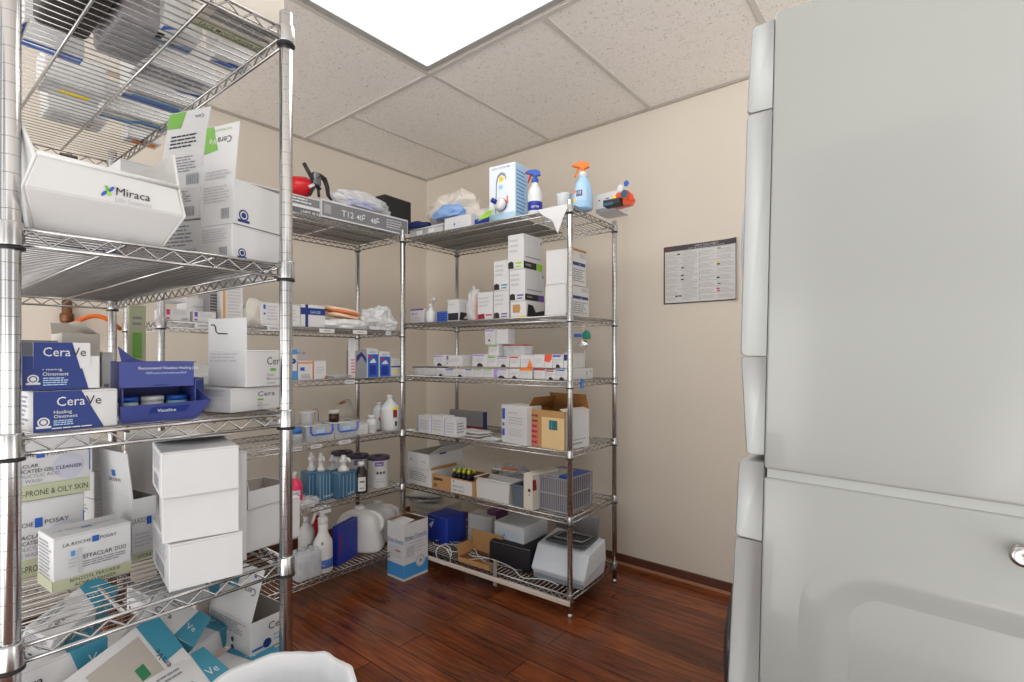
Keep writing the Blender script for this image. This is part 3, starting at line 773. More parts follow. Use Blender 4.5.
# jelly display box with jars
def jelly_display():
    ctr, a, w, d, c = L.corner(122, .02, 196, 0, -5, 'L', depth=.10)
    z0 = 1.0845
    T = lambda py: z_at(c, py) - z0
    H = T(362); lip = T(404); hb = T(388)
    t = thing('jelly_display_box', 'open violet-blue display carton with torn flap and jelly jars inside', 'display box', (ctr.x, ctr.y, z0), a)
    mb = MB(); B = VBLUE; q = .0018
    mb.box(-w/2,-d/2,0,w/2,d/2,q,B); mb.box(-w/2,d/2-q,q,w/2,d/2,H,B); mb.box(-w/2,-d/2,q,-w/2+q,d/2-q,H,B); mb.box(w/2-q,-d/2,q,w/2,d/2-q,H*.7,B)
    mb.box(-w/2,-d/2,H-q,w/2,d/2-q,H,B)
    mb.build('carton', t)
    mb = MB(); mb.box(-w/2-.004,-d/2-q,hb,w/2-.004,-d/2,H,B)
    yy = -d/2-q-.0006
    mb.text('Recommend Vaseline Healing Jelly', .0066, WHITE, Matrix.Translation((-w/2+.022, yy, H-.013)) @ Mf, 'l', True)
    mb.text('100% pure and triple-purified', .0052, PALEB, Matrix.Translation((-w/2+.032, yy, H-.021)) @ Mf)
    mb.box(-.01, yy-.0002, hb+.002, .012, yy, hb+.004, NAVY)
    mb.build('header_panel', t)
    mb = MB(); s = .017
    mb.add([(-w/2,-d/2,0),(w/2,-d/2,0),(w/2+.020,-d/2-s,lip),(-w/2-.006,-d/2-s,lip-.004)], [(0,1,2,3)], B)
    mb.add([(w/2,-d/2,.0),(w/2,-d/2+.05,.0),(w/2+.012,-d/2+.04,hb*.9),(w/2+.020,-d/2-s,lip)], [(0,1,2,3)], B)
    nn = Vector((0,-lip,-s)).normalized(); up = Vector((0,-s,lip)).normalized()
    o3 = Vector((-w/2+.035, -d/2-s*.55, lip*.55)) + nn*.002
    M = Matrix(((1,up.x,nn.x,o3.x),(0,up.y,nn.y,o3.y),(0,up.z,nn.z,o3.z),(0,0,0,1)))
    mb.poly([(0,-.002,0),(.055,-.002,0),(.06,.009,0),(.004,.009,0)], NAVY, M)
    mb.text('Vaseline', .0085, WHITE, M @ Matrix.Translation((.012,0,.0005)), 'l', True)
    mb.build('front_lip', t, solid=.0016)
    mb = MB(); mb.add([(-w/2,-d/2,H),(-w/2+.034,-d/2,H),(-w/2+.02,-d/2+.02,H+.006),(-w/2-.004,-d/2+.006,H+.026)], [(0,1,2,3)], B); mb.build('torn_flap', t, solid=.0016)
    return t, ctr, a, w, d, z0
t_, ctr_, a_, w_, d_, z_ = jelly_display()
ra = Matrix.Rotation(a_, 2)
BL_LID = mat('blue_jar_lid', srgb(28, 84, 176), .35)
jl = ['pale green jelly jar at the left inside the blue display carton', 'white-labelled jelly jar in the middle of the blue display carton', 'blue-labelled jelly jar at the right inside the blue display carton']
for i, dx in enumerate((-.042, -.004, .034)):
    p = ctr_ + ra @ Vector((dx, -.012))
    t = thing('jelly_jar', jl[i], 'jar', (p.x, p.y, z_+.003), a_, 'jelly jars in the display carton')
    mb = MB(); mb.lathe([(.015,0),(.0175,.003),(.0175,.026),(.0165,.031)], (mat('pale_green_plastic', srgb(190, 216, 206), .3), PLW, mat('sea_green_plastic', srgb(150, 200, 200), .3))[i], 20)
    mb.build('jar_body', t)
    mb = MB(); n = 8; vs = []
    for k in range(n+1):
        an = R(-150 + 120*k/n)
        for z in (.008, .023): vs.append((.0179*math.cos(an), .0179*math.sin(an), z))
    mb.add(vs, [(2*k,2*k+2,2*k+3,2*k+1) for k in range(n)], (GTEXT, WHITE, SKY)[i], True); mb.build('jar_label', t)
    mb = MB(); mb.lathe([(.0178,-.0),(.0178,.007),(.016,.0085)], BL_LID if i != 1 else PLW, 20, (0,0,.031)); mb.build('lid', t)
# white lotion cartons, third shelf
LOT = [('t','front',.50,.60,.30,'Cera',INK,'l',0,False,1,.36), ('t','front',.86,.62,.30,'Ve',WHITE), ('r','front',.5,.42,.62,.5,GREEN), ('t','front',.5,.28,.11,'Facial',GTEXT,'l',0,True), ('t','front',.5,.17,.11,'Moisturizing',GTEXT,'l',0,True), ('t','front',.5,.06,.11,'Lotion',GTEXT,'l',0,True), ('l','left',.06,.66,.9,.94,3,LTEXT)]
o, zt = goods(L, 'lotion_carton', 'white facial lotion carton, lower of the two touching the right post', 2, 231, 281, 204, .05, 389, LOT + [('p','front',[(.94,1),(1,.8),(1,1)],NAVY)], rot=14, side='L')
LOT2 = [(x[0],x[1],(.42 if x[2]==.5 else .78 if x[2]==.86 else x[2]))+tuple(x[3:]) if x[0]=='t' else x for x in LOT]
LOTF = [('l','front',.06,.03,.9,.16,3,LTEXT)]
o, zt = goods(L, 'lotion_carton', 'white facial lotion carton with tall blank flap, upper by the right post', 2, 246, 292, 208, .05, 350, LOT2, rot=14, side='L', z=zt, flaps=[('left', .066, 0, (), WHITE, 0), ], open_top=False)
mb = MB(); mb.tube([(0,0,0),(.006,0,0),(.008,0,-.004),(.009,0,-.012),(.013,0,-.016),(.030,0,-.016)], .0013, BLACK, 6)
p = L.at(211, .035); tag(mb.build('wire_hook', None, (p.x, p.y, z_at(p, 325)), L.rot), 'small bent black wire hook on the tall blank flap', 'hook')
goods(L, 'pamphlet', 'green and grey leaflet standing upright behind the blue display box', 2, 129, 146, 126, .5, 305, [('r','front',.2,.45,.75,.72,GREEN), ('o','front',.5,.14,.16,GTEXT), ('l','front',.2,.78,.8,.9,2,GTEXT)], side='L', depth=.01, m=OLIVE, rot=4)
goods(L, 'carton', 'cream carton with a maroon band and folded lid near the copper pipe', 2, 62, 100, 58, .45, 333, [('r','front',.62,.34,.98,.5,MAROON), ('l','front',.3,.7,.7,.8,2,GTEXT)], side='L', depth=.10, m=CREAM, flaps=[('right', .045, -52), ('back', .03, 30)], open_top=True)
goods(L, 'tool_case', 'flat grey equipment case behind the ointment cartons', 2, 18, 58, 15, .30, 340, [], side='L', depth=.2, m=DGREY)
goods(L, 'carton', 'white carton hidden under the grey case', 2, 102, 112, 98, .45, 352, [('r','front',.2,.1,.7,.4,GTEXT)], side='L', depth=.1)
# crumpled packs
def crumple(mb, rx, ry, rz, m, seed=0, amp=.25, freq=2.2, sub=4, flat=True, sharp=False):
    bm = bmesh.new(); bmesh.ops.create_icosphere(bm, subdivisions=sub, radius=1)
    off = Vector((seed*7.3, seed*3.1, seed*1.7))
    for v in bm.verts:
        p = v.co.copy(); n1 = noise.noise(p*freq + off); n2 = 1 - abs(noise.noise(p*freq*2.1 + off*2)) * 2
        f = 1 + amp*n1 + amp*.45*n2
        q = Vector((p.x*rx*f, p.y*ry*f, p.z*rz*f))
        if flat and q.z < -rz*.55: q.z = -rz*.55
        v.co = q + Vector((0,0,rz*.55))
    return mb.bm(bm, m, not sharp)
def pack(name, label, cat, loc, rot, rx, ry, rz, m, seed, amp=.25, freq=2.2, sub=4, group=None, extra=None, sharp=False):
    mb = MB(); crumple(mb, rx, ry, rz, m, seed, amp, freq, sub, sharp=sharp)
    if extra: extra(mb)
    return tag(mb.build(name, None, loc, rot), label, cat, group)
pw_ = mat('bubble_mailer', srgb(206, 206, 204), .45, bump=.4, bscale=90)
p = L.at(188, .26); pack('plastic_mailer', 'puffy whitish mailer pouch lying behind the jelly display', 'pouch', (p.x, p.y, 1.0845), L.rot, .085, .075, .062, pw_, 4, .22, 1.8)
p = L.at(160, .40); pack('plastic_mailer', 'thin folded whitish pouch resting nearest the standing leaflet', 'pouch', (p.x, p.y, 1.0845), L.rot, .06, .05, .062, pw_, 9, .2, 2.0)
goods(L, 'carton', 'dark blue carton between the jelly display and the lotion cartons', 2, 190, 204, 185, .10, 378, [('l','front',.1,.1,.9,.5,4,PALEB)], side='L', depth=.08, m=NAVY)
# things lying under the third shelf's wires are on the fourth shelf
# ---- shelf 4
def lrp_front(rows, band=None, logo_u=.5):
    sp = [('t','front',logo_u-.06,.80,.085,'LA ROCHE',INK,'r',0,False,1.05), ('r','front',logo_u-.045,.775,logo_u+.045,.89,BLUE), ('t','front',logo_u+.055,.80,.085,'POSAY',INK,'l',0,False,1.05)]
    return sp + rows
EFF = lrp_front([('t','front',.36,.50,.115,'EFFACLAR',INK,'l',0,True,1.0,.38), ('t','front',.77,.50,.115,'DUO',INK,'l',0,False,1.0,.16), ('l','front',.36,.34,.95,.47,3,GTEXT),
    ('r','front',0,0,1,.21,OLIVE), ('t','front',.52,.125,.085,'BENZOYL PEROXIDE',INK,'c',0,True), ('t','front',.52,.03,.085,'ACNE CLEANSER',INK,'c',0,True),
    ('r','front',.21,.6,.26,.7,SKY), ('r','front',.30,.25,.345,.72,LTEXT), ('l','front',.18,.38,.3,.58,3,LTEXT),
    ('t','top',.5,.45,.14,'LA ROCHE-POSAY',GTEXT,'c'), ('r','top',.42,.35,.56,.42,BLUE), ('l','left',.1,.12,.9,.9,12,GTEXT), ('r','left',0,0,1,.21,OLIVE)], logo_u=.52)
gpix('cleanser_carton', 'large white acne cleanser carton with pale green base band', .782, (53,594), (131,571), 38, 539, EFF)
GEL = [('o','front',.74,.46,.20,mat('pale_violet_grey', srgb(196,198,212),.6)), ('t','front',.36,.66,.085,'LA ROCHE',INK,'r'), ('r','front',.375,.635,.47,.76,BLUE), ('t','front',.49,.66,.085,'POSAY',INK,'l'),
    ('t','front',.08,.50,.075,'EFFACLAR',INK,'l',0,True), ('t','front',.08,.42,.08,'MEDICATED GEL CLEANSER',INK,'l',0,True,1,.82), ('t','front',.08,.345,.08,'2% SALICYLIC ACID',GTEXT,'l',0,False,1,.56), ('t','front',.08,.265,.08,'FACE WASH',GTEXT,'l',0,False,1,.36),
    ('r','front',0,0,1,.23,OLIVE), ('t','front',.02,.06,.125,'ACNE-PRONE & OILY SKIN',INK,'l',0,True,1,.95), ('r','front',.985,.35,1,.75,BLUE)]
o, zt = goods(L, 'cleanser_carton', 'gel cleanser carton for oily skin, lower one partly behind the acne cleanser', 3, 2, 84, 0, .285, 506, GEL, side='L', depth=.16, rot=2)
goods(L, 'cleanser_carton', 'gel cleanser carton for oily skin, upper one beside the left post', 3, 0, 90, 0, .285, 438, GEL, side='L', depth=.17, z=zt, rot=2)
SIDEP = [('l','left',.1,.1,.9,.92,9,GTEXT), ('l','front',.1,.1,.9,.9,9,LTEXT)]
o, zt = goods(L, 'carton', 'grey-looking white carton at the foot of the stack behind the cleanser boxes', 3, 94, 121, 88, .47, 500, SIDEP, side='L', depth=.2, rot=8)
o, zt = goods(L, 'carton', 'printed white carton, middle of the stack behind the cleanser boxes', 3, 94, 124, 88, .47, 472, SIDEP, side='L', depth=.2, z=zt, rot=10)
o, zt = goods(L, 'carton', 'printed white carton, top of the stack behind the cleanser boxes', 3, 92, 122, 86, .47, 447, SIDEP, side='L', depth=.2, z=zt, rot=8)
# tall open carton with hanging flap
goods(L, 'carton', 'open white carton with big flap leaning before it, beside the white stack', 3, 132, 156, 118, .22, 500, [('t','front',.35,.6,.12,'LA ROCHE',INK,'c'), ('r','front',.6,.55,.8,.68,BLUE), ('r','front',0,0,1,.12,OLIVE), ('t','front',.6,.02,.09,'HYDRATE',INK,'c',0,True), ('l','front',.1,.2,.9,.45,4,LTEXT)], side='L', depth=.13, rot=8, open_top=True,
      flaps=[('left', .095, 6, [('t','front',.5,.40,.11,'LA ROCHE',INK,'c',180), ('r','front',.42,.44,.54,.58,BLUE)]), ('back', .08, 12)])
# stack of three plain white cartons
BC = [('b','left',.25,.1,.75,.4,GTEXT), ('l','left',.1,.5,.9,.9,4,LTEXT)]
o, zt = gpix('white_carton', 'plain white carton at the bottom of the three-high stack', .782, (169,593), (243,574), 152.5, 546, BC)
o, zt = gpix('white_carton', 'plain white carton in the middle of the three-high stack', zt, (162.5,544.5), (239,531), 152.5, 498, BC)
o, zt = gpix('white_carton', 'plain white carton with domed lid on top of the three-high stack', zt, (161,499.5), (239,488), 152.5, 453, BC, flaps=[('back', .09, -80)])
o, zt = goods(L, 'white_carton', 'plain white carton at the right end, between stack and right post', 3, 246, 300, 243, .085, 510, [], rot=5, side='L', depth=.12)
goods(L, 'white_carton', 'low open white carton resting on the right-end carton', 3, 248, 291, 241, .08, 492, [], rot=8, side='L', depth=.10, z=zt, flaps=[('left', .05, 10)], open_top=True)
goods(L, 'card_panel', 'tall narrow white card leaning between the stack and the right post', 3, 238, 247, 236, .05, 452, [], side='L', depth=.02, rot=-4)
goods(L, 'carton', 'tall pale carton hidden behind the three-high stack', 3, 160, 190, 156, .40, 440, [('r','front',0,.4,.5,.6,TEAL)], side='L', depth=.2, rot=4)
# papers lying on the third shelf at the back, seen under the front rail
p = L.at(130, .03)
# ---- top shelf of the nearest unit: goods seen from below through the wires
def top(name, label, fl, fr, dep, hgt, specs=(), m=None, **kw):
    """fl, fr: picture points of the far corners of the underside; dep: extent towards the aisle"""
    a = on_z(*fl, 1.8725); b = on_z(*fr, 1.8725); vx = (b-a); w_ = vx.length
    an = L.rot; vx = Vector((math.cos(an), math.sin(an))); vy = Vector((-vx.y, vx.x))
    c = a + vx*(w_/2) - vy*(dep/2)
    return carton(name, label, (c.x, c.y, 1.8725), an, w_, dep, hgt, specs, m or WHITE, **kw)
# on the underside v = 0 is the far edge
top('black_case', 'big black case on the top shelf seen through the wires', (32,22), (86,44), .30, .16, [], m=BLACK, bev=.01)
top('flat_carton', 'white carton with a long blue stripe just beyond the black case, by the left post', (20,44), (78,66), .045, .10, [('r','bottom',0,.1,1,.75,BLUE), ('t','bottom',.15,.3,.3,'MEDICAL SUPPLIES',PALEB)])
top('mottled_pouch', 'mottled grey and mauve pouch next to the black case on the top shelf', (92,50), (140,68), .20, .07, [('l','bottom',.05,.05,.95,.95,10,GTEXT)], m=mat('mauve_grey_film', srgb(150, 146, 150), .5, noise_amt=.5, nscale=60), bev=.01)
top('flat_carton', 'white carton with yellow label patch near the folder, top shelf', (36,90), (92,110), .10, .08, [('r','bottom',.3,.3,.8,.55,YELLOW), ('l','bottom',.1,.65,.9,.9,3,LTEXT)])
top('face_carton', 'tall cream face moisturizer carton at the front of the top shelf', (190,24), (266,52), .10, .30, [('r','bottom',0,.08,1,.40,OLIVE), ('t','bottom',.06,.15,.2,'FACE MOISTURIZER SPF',INK,'l',0,True,1,.88), ('l','bottom',.1,.5,.9,.95,4,GTEXT), ('l','left',.1,.1,.9,.9,8,GTEXT)], m=CREAM)
top('balm_carton', 'white balm carton with a grey-blue corner in the middle of the top shelf', (150,40), (188,54), .085, .09, [('p','bottom',[(.0,.0),(1,0),(1,.5)],mat('dusty_blue', srgb(130,152,190),.5)), ('t','bottom',.2,.12,.24,'HEALING BALM',INK,'l',0,True,1,.76), ('p','bottom',[(0,.7),(.3,1),(.1,1),(0,.9)],BLUE)])
top('flat_carton', 'pale carton with fine rows of print and a blue tick, top shelf centre', (128,74), (198,101), .10, .08, [('l','bottom',.05,.25,.95,.95,6,GTEXT), ('p','bottom',[(.6,0),(.95,.25),(1,.15),(.75,0)],BLUE)])
top('flat_carton', 'white carton with double blue stripes toward the back of the top shelf', (120,96), (182,120), .085, .09, [('r','bottom',0,.1,1,.25,BLUE), ('r','bottom',.1,.35,.8,.5,SKY), ('l','bottom',.1,.6,.9,.9,3,LTEXT)])
top('flat_carton', 'white carton with a bright blue band beside the orange-print carton', (98,116), (160,138), .08, .08, [('p','bottom',[(.0,.3),(.35,.35),(.5,.7),(1,.6),(1,.4),(.55,.45),(.4,.12),(0,.1)],SKY), ('l','bottom',.1,.75,.9,.95,2,LTEXT)])
top('flat_carton', 'small carton with an orange print at the far end of the top shelf', (122,141), (152,151), .06, .07, [('r','bottom',.2,.2,.9,.8,ORANGE)])
top('flat_carton', 'plain greyish carton at the far left of the top shelf', (40,118), (92,136), .10, .08, [('l','bottom',.1,.1,.5,.9,5,LTEXT), ('r','bottom',.55,.3,.8,.4,ORANGE)])
top('flat_carton', 'small white carton with a blue mark behind the tall cream carton, top shelf', (206,62), (240,74), .055, .07, [('p','bottom',[(.0,.3),(.5,.75),(.9,.75),(.6,.3)],BLUE)])

# ---- bottom pile: teal and white cleanser cartons jumbled under the fourth shelf
def tealbox(label, px, py, back, yaw, pitch, roll, w, d, h, kind=0, flaps=(), zc=None, name='wash_carton', open_top=False):
    p = L.at(px, back); z = z_at(p, py) if zc is None else zc
    W = [('p','front',[(.62,1),(1,1),(1,.0),(.78,0)],TEAL), ('t','front',.08,.55,.30,'Cera',INK), ('t','front',.80,.55,.30,'Ve',WHITE), ('o','front',.12,.28,.11,NAVY), ('t','front',.28,.36,.10,'Acne',BLUE), ('t','front',.28,.25,.10,'Foaming',BLUE), ('t','front',.28,.13,.10,'Cream Wash',BLUE), ('r','front',.1,.03,.45,.07,GTEXT),
         ('p','top',[(.6,0),(1,0),(1,1),(.75,1)],TEAL), ('t','top',.1,.35,.25,'Cera',INK), ('t','top',.70,.35,.25,'Ve',WHITE), ('l','top',.1,.7,.5,.9,2,GTEXT),
         ('l','left',.08,.62,.9,.92,6,GTEXT), ('o','left',.15,.38,.07,INK), ('o','left',.15,.18,.07,INK), ('o','left',.6,.38,.07,INK), ('o','left',.6,.18,.07,INK), ('r','left',0,0,1,.04,LTEXT)]
    if kind == 1:   # opened cut-out window on top
        W = [s for s in W if s[1] != 'top'] + [('p','top',[(0,0),(.12,0),(.12,.7),(0,.7)],WHITE), ('r','top',.16,.14,.72,.86,INNER), ('r','top',.5,.3,.6,.5,mat('leaf_green_print',srgb(40,120,80),.5)), ('p','top',[(.76,.3),(1,.3),(1,1),(.76,1)],TEAL), ('t','top',.80,.1,.14,'CeraVe',INK,'l',90)]
    o = carton(name, label, (p.x, p.y, z), (R(pitch), R(roll), L.rot + R(yaw)), w, d, h, W, WHITE, flaps=flaps, open_top=open_top, group='wash cartons heaped on the bottom shelf')
    return o
# back row, leaning
tealbox('opened white wash carton with a cut-out window, tilted beside the left post', 118, 684, .05, 26, 52, -10, .165, .115, .05, 1)
tealbox('wash carton with upside lettering standing behind the windowed carton', 62, 640, .16, 34, 30, -12, .13, .05, .08)
tealbox('teal and white wash carton leaning on its corner, centre of the heap', 156, 640, .13, -30, 24, 40, .11, .07, .07)
tealbox('wash carton lying flat at the front of the heap by the bin liner', 182, 700, .0, 24, 28, 4, .12, .09, .045)
tealbox('plain-sided wash carton behind the open-flap carton', 190, 652, .17, 30, 6, 2, .12, .10, .045)
tealbox('wash carton lying under the open-flap carton', 235, 690, .05, 26, 0, 0, .15, .11, .048)
WF = [('t','front',.42,.62,.30,'Cera',INK), ('o','front',.40,.28,.13,NAVY), ('r','front',.04,.2,.3,.26,BLUE), ('t','front',.55,.40,.11,'Acne',BLUE), ('t','front',.55,.27,.11,'Foaming',BLUE), ('r','front',.5,.08,.95,.13,GTEXT),
      ('l','left',.06,.55,.92,.92,6,GTEXT), ('o','left',.12,.36,.075,INK), ('o','left',.12,.14,.075,INK), ('o','left',.6,.36,.075,INK), ('o','left',.6,.14,.075,INK)]
gpix('wash_carton', 'wash carton with blue seal and tall raised flap beside the right post', .57, (250,661), (291,640), 209, 625, WF, open_top=True, group='wash cartons heaped on the bottom shelf', flaps=[('left', .105, -17, [('p','front',[(.18,1),(.18,.52),(.52,.50),(.52,1)],TEAL), ('t','front',.95,.62,.2,'Cera',INK,'l',180), ('t','front',.50,.62,.2,'Ve',WHITE,'l',180), ('o','front',.86,.86,.05,PURPLE)])])
tealbox('blank-topped carton in the far corner of the heap', 180, 600, .24, 8, 0, 0, .16, .10, .05)
tealbox('greyish carton low in the heap beside the left post', 40, 690, .12, 10, 0, 0, .14, .12, .07)
tealbox('teal-ended carton peeping out below the windowed carton', 130, 715, .03, -20, 10, 6, .12, .08, .05)
goods(L, 'carton', 'pinkish plain carton standing at the back of the heap', 4, 196, 232, 192, .22, 598, [], side='L', depth=.04, m=mat('blush_card', srgb(226,212,204),.6), rot=20)
for i, (px, bk, ww, dd, lab) in enumerate(((20, .3, .16, .2, 'hidden white carton at the back left of the heap'), (120, .3, .18, .2, 'hidden white carton at the back centre of the heap'), (60, .02, .14, .10, 'white carton base at the front left of the heap'), (200, .02, .14, .12, 'white carton base at the front right of the heap'))):
    p = L.at(px, bk + dd/2); carton('wash_carton', lab, (p.x, p.y, .4715), L.rot, ww, dd, (.07,.07,.06,.05)[i], [('l','front',.1,.1,.9,.9,4,GTEXT)], WHITE, group='wash cartons heaped on the bottom shelf')

# ---- waste bin with a white liner in front of the near unit
def waste_bin():
    c = Vector((-.785, .385))
    t = thing('waste_bin', 'waste bin with a white plastic liner folded over its rim', 'waste bin', (c.x, c.y, 0), .3)
    mb = MB(); mb.lathe([(.09,0),(.094,.005),(.109,.64),(.112,.658),(.107,.658),(.104,.64),(.09,.012)], mat('dark_grey_bin', srgb(92,92,96), .5), 32); mb.build('bin_body', t)
    mb = MB(); vs = []; n = 64; prof = [(.112,.40),(.115,.55),(.116,.59),(.117,.65),(.119,.668),(.116,.679),(.104,.677),(.098,.65),(.09,.50),(.086,.35),(.05,.24),(.002,.22)]
    for j, (r, z) in enumerate(prof):
        for k in range(n):
            a = 2*math.pi*k/n
            q = noise.noise(Vector((math.cos(a)*2.2, math.sin(a)*2.2, z*6))); q2 = noise.noise(Vector((math.cos(a)*9, math.sin(a)*9, z*3)))
            vs.append((r*math.cos(a)*(1+.05*q+.035*q2), r*math.sin(a)*(1+.05*q+.035*q2), z + .012*q + (.006*q2 if j < 4 else 0)))
    fs = [(j*n+k, j*n+(k+1)%n, (j+1)*n+(k+1)%n, (j+1)*n+k) for j in range(len(prof)-1) for k in range(n)]
    mb.add(vs, fs, mat('liner_plastic', srgb(228,230,234), .3, bump=.3, bscale=40), True); mb.build('bin_liner', t)
waste_bin()
# ---- wall behind: copper pipe, orange hose
p = hit(68, Vector((CX+.05, 0)), Vector((0,1)))
mb = MB(); mb.tube([(0,0,1.1),(0,0,z_at(p,318)),(0,0,z_at(p,300))], .019, mat('old_copper', srgb(122,84,56), .4, 0.6, noise_amt=.15), 12)
mb.lathe([(.024,0),(.026,.01),(.026,.03),(.024,.04)], MATS['old_copper'], 14, (0,0,z_at(p,322)))
tag(mb.build('copper_pipe', None, (CX+.03, p.y, 0)), 'short copper pipe rising on the left wall', 'pipe')
a = hit(72, Vector((CX+.10,0)), Vector((0,1))); b = hit(108, Vector((CX+.10,0)), Vector((0,1)))
mb = MB(); pts = []
for i in range(15):
    u = i/14; q = a.lerp(b, u); pts.append((q.x, q.y, z_at(q, 326 - 10*math.sin(u*math.pi*.75+.1))))
pts = [(pts[0][0], pts[0][1], pts[0][2]-.12)] + pts + [(pts[-1][0]-.05, pts[-1][1]+.06, pts[-1][2]-.04)]
mb.tube(pts, .010, mat('orange_rubber', srgb(232,112,38), .45), 10)
tag(mb.build('orange_hose', None), 'orange hose looping behind the shelves near the copper pipe', 'hose')
# ================================================================ bottles, tubs and other containers (builders)
def ppos(U, px, back, zi=None, z=None):
    p = U.at(px, back); return Vector((p.x, p.y, U.z[zi] + .0012 if z is None else z))
def hfrom(p, ytop): return z_at(p, ytop) - p.z
def trigger_head(t, z, s, body, lever, cap=None, ang=0.0):
    """spray head: collar, neck, nozzle body pointing to local -x, and trigger"""
    M = Matrix.Translation((0,0,z)) @ Matrix.Rotation(ang, 4, 'Z') @ Matrix.Scale(s, 4)
    mb = MB(); mb.lathe([(.013,0),(.0145,.003),(.0145,.016),(.010,.019)], cap or body, 16, M=M); mb.build('cap', t)
    mb = MB(); mb.lathe([(.0085,.017),(.0085,.034)], body, 12, M=M)
    prof = [(.024,.034),(.020,.050),(.004,.056),(-.022,.054),(-.034,.050),(-.034,.040),(-.012,.036),(-.006,.030),(.010,.030)]
    vs = [(x,-.0085,z_) for x,z_ in prof] + [(x,.0085,z_) for x,z_ in prof]; n = len(prof)
    mb.add(vs, [tuple(range(n)), tuple(range(2*n-1,n-1,-1))] + [(i, n+i, n+(i+1)%n, (i+1)%n) for i in range(n)], body, False, M)
    mb.tube([(-.034,0,.045),(-.041,0,.045)], .006, lever, 8, M=M)
    mb.build('spray_head', t)
    mb = MB(); mb.tube([(-.014,0,.038),(-.022,0,.026),(-.026,0,.012),(-.030,0,.000)], [.0045,.0045,.004,.003], lever, 8, M=M); mb.build('trigger', t)
def spray_bottle(label, loc, rot, h, r, body, head, lever, band=None, group=None, cap=None, specs=(), shape=None, hs=1.0, name='spray_bottle'):
    t = thing(name, label, 'spray bottle', loc, rot, group)
    hh = h - .052*hs; mb = MB()
    prof = shape or [(.9,0),(1,.03),(1,.60),(.93,.68),(.62,.80),(.42,.88),(.40,1)]
    mb.lathe([(a*r, b*hh) for a, b in prof], body, 28); mb.build('bottle_body', t)
    if band:
        z0, z1, m = band; mb = MB(); mb.lathe([(r*1.005, z0*hh),(r*1.012, z0*hh+.0005),(r*1.012, z1*hh-.0005),(r*1.005, z1*hh)], m, 28); mb.build('label_band', t)
    if specs:
        mb = MB()
        for sp in specs: cyl_text(mb, sp, r*1.016, hh)
        mb.build('printed_label', t)
    trigger_head(t, hh, hs, head, lever, cap)
    return t
def cyl_text(mb, sp, r, h):
    """text or patch wrapped on a cylinder, centred on local -y; u in radians, v fraction of height"""
    if sp[0] == 't':
        _, u, v, size, s, m = sp; vs, fs, wd = text_mesh(s, True)
        out = []
        for q in vs:
            a = u + ((q.x - wd/2)*size)/r - math.pi/2
            out.append((r*math.cos(a), r*math.sin(a), v*h + q.y*size))
        mb.add(out, fs, m)
    else:
        _, u0, v0, u1, v1, m = sp; n = 10; vs = []
        for i in range(n+1):
            a = u0 + (u1-u0)*i/n - math.pi/2
            vs += [(r*.998*math.cos(a), r*.998*math.sin(a), v0*h), (r*.998*math.cos(a), r*.998*math.sin(a), v1*h)]
        mb.add(vs, [(2*i,2*i+2,2*i+3,2*i+1) for i in range(n)], m, True)
def bottle(name, label, cat, loc, rot, h, r, body, capm, prof=None, capr=.4, caph=.12, specs=(), group=None, sy=1.0):
    t = thing(name, label, cat, loc, rot, group); hh = h*(1-caph)
    mb = MB(); p = prof or [(.92,0),(1,.03),(1,.74),(.88,.84),(.45,.95),(.42,1)]
    mb.lathe([(a*r, b*hh) for a, b in p], body, 28, sy=sy); mb.build('bottle_body', t)
    mb = MB(); mb.lathe([(capr*r, 0),(capr*r, caph*h*.9),(capr*r*.9, caph*h)], capm, 20, (0,0,hh)); mb.build('cap', t)
    if specs:
        mb = MB()
        for sp in specs: cyl_text(mb, sp, r*1.012, hh)
        mb.build('printed_label', t)
    return t
def jug(label, loc, rot, h, w, d, m=None, capm=None, group=None, name='jug', labelspec=None):
    """square-shouldered jug with a hollow side handle and a short neck"""
    m = m or PLW; t = thing(name, label, 'jug', loc, rot, group)
    mb = MB(); n = 32
    rings = [(.90,0),(.98,.03),(1,.08),(1,.52),(.99,.62),(.93,.72),(.80,.80),(.52,.87),(.28,.90),(.22,.91)]
    vs = []
    for s_, z in rings:
        for k in range(n):
            a = 2*math.pi*k/n; ca, sa = math.cos(a), math.sin(a); q = (abs(ca)**4+abs(sa)**4)**-.25
            x = ca*q*w/2*s_; y = sa*q*d/2*s_
            if .5 < z < .88 and x > w*.12: x = w*.12 + (x - w*.12)*.80      # recess behind the handle
            vs.append((x - (0 if z < .8 else w*.04*(z-.8)*10*.5), y, z*h))
    fs = [(i*n+k, i*n+(k+1)%n, (i+1)*n+(k+1)%n, (i+1)*n+k) for i in range(len(rings)-1) for k in range(n)] + [tuple(range(n-1,-1,-1)), tuple((len(rings)-1)*n+k for k in range(n))]
    mb.add(vs, fs, m, True); mb.build('jug_body', t)
    mb = MB(); mb.tube([(w*.05,0,h*.86),(w*.26,0,h*.85),(w*.42,0,h*.78),(w*.47,0,h*.66),(w*.475,0,h*.54),(w*.44,0,h*.44)], [d*.08,d*.10,d*.11,d*.11,d*.11,d*.08], m, 10); mb.build('handle', t)
    mb = MB(); mb.lathe([(w*.10,0),(w*.105,.002),(w*.105,h*.07),(w*.09,h*.08)], capm or m, 20, (-w*.03,0,h*.905)); mb.build('cap', t)
    if labelspec:
        mb = MB(); prints(mb, labelspec, lambda f: frame(f, w, d+.0012, h)); mb.build('paper_label', t)
    return t
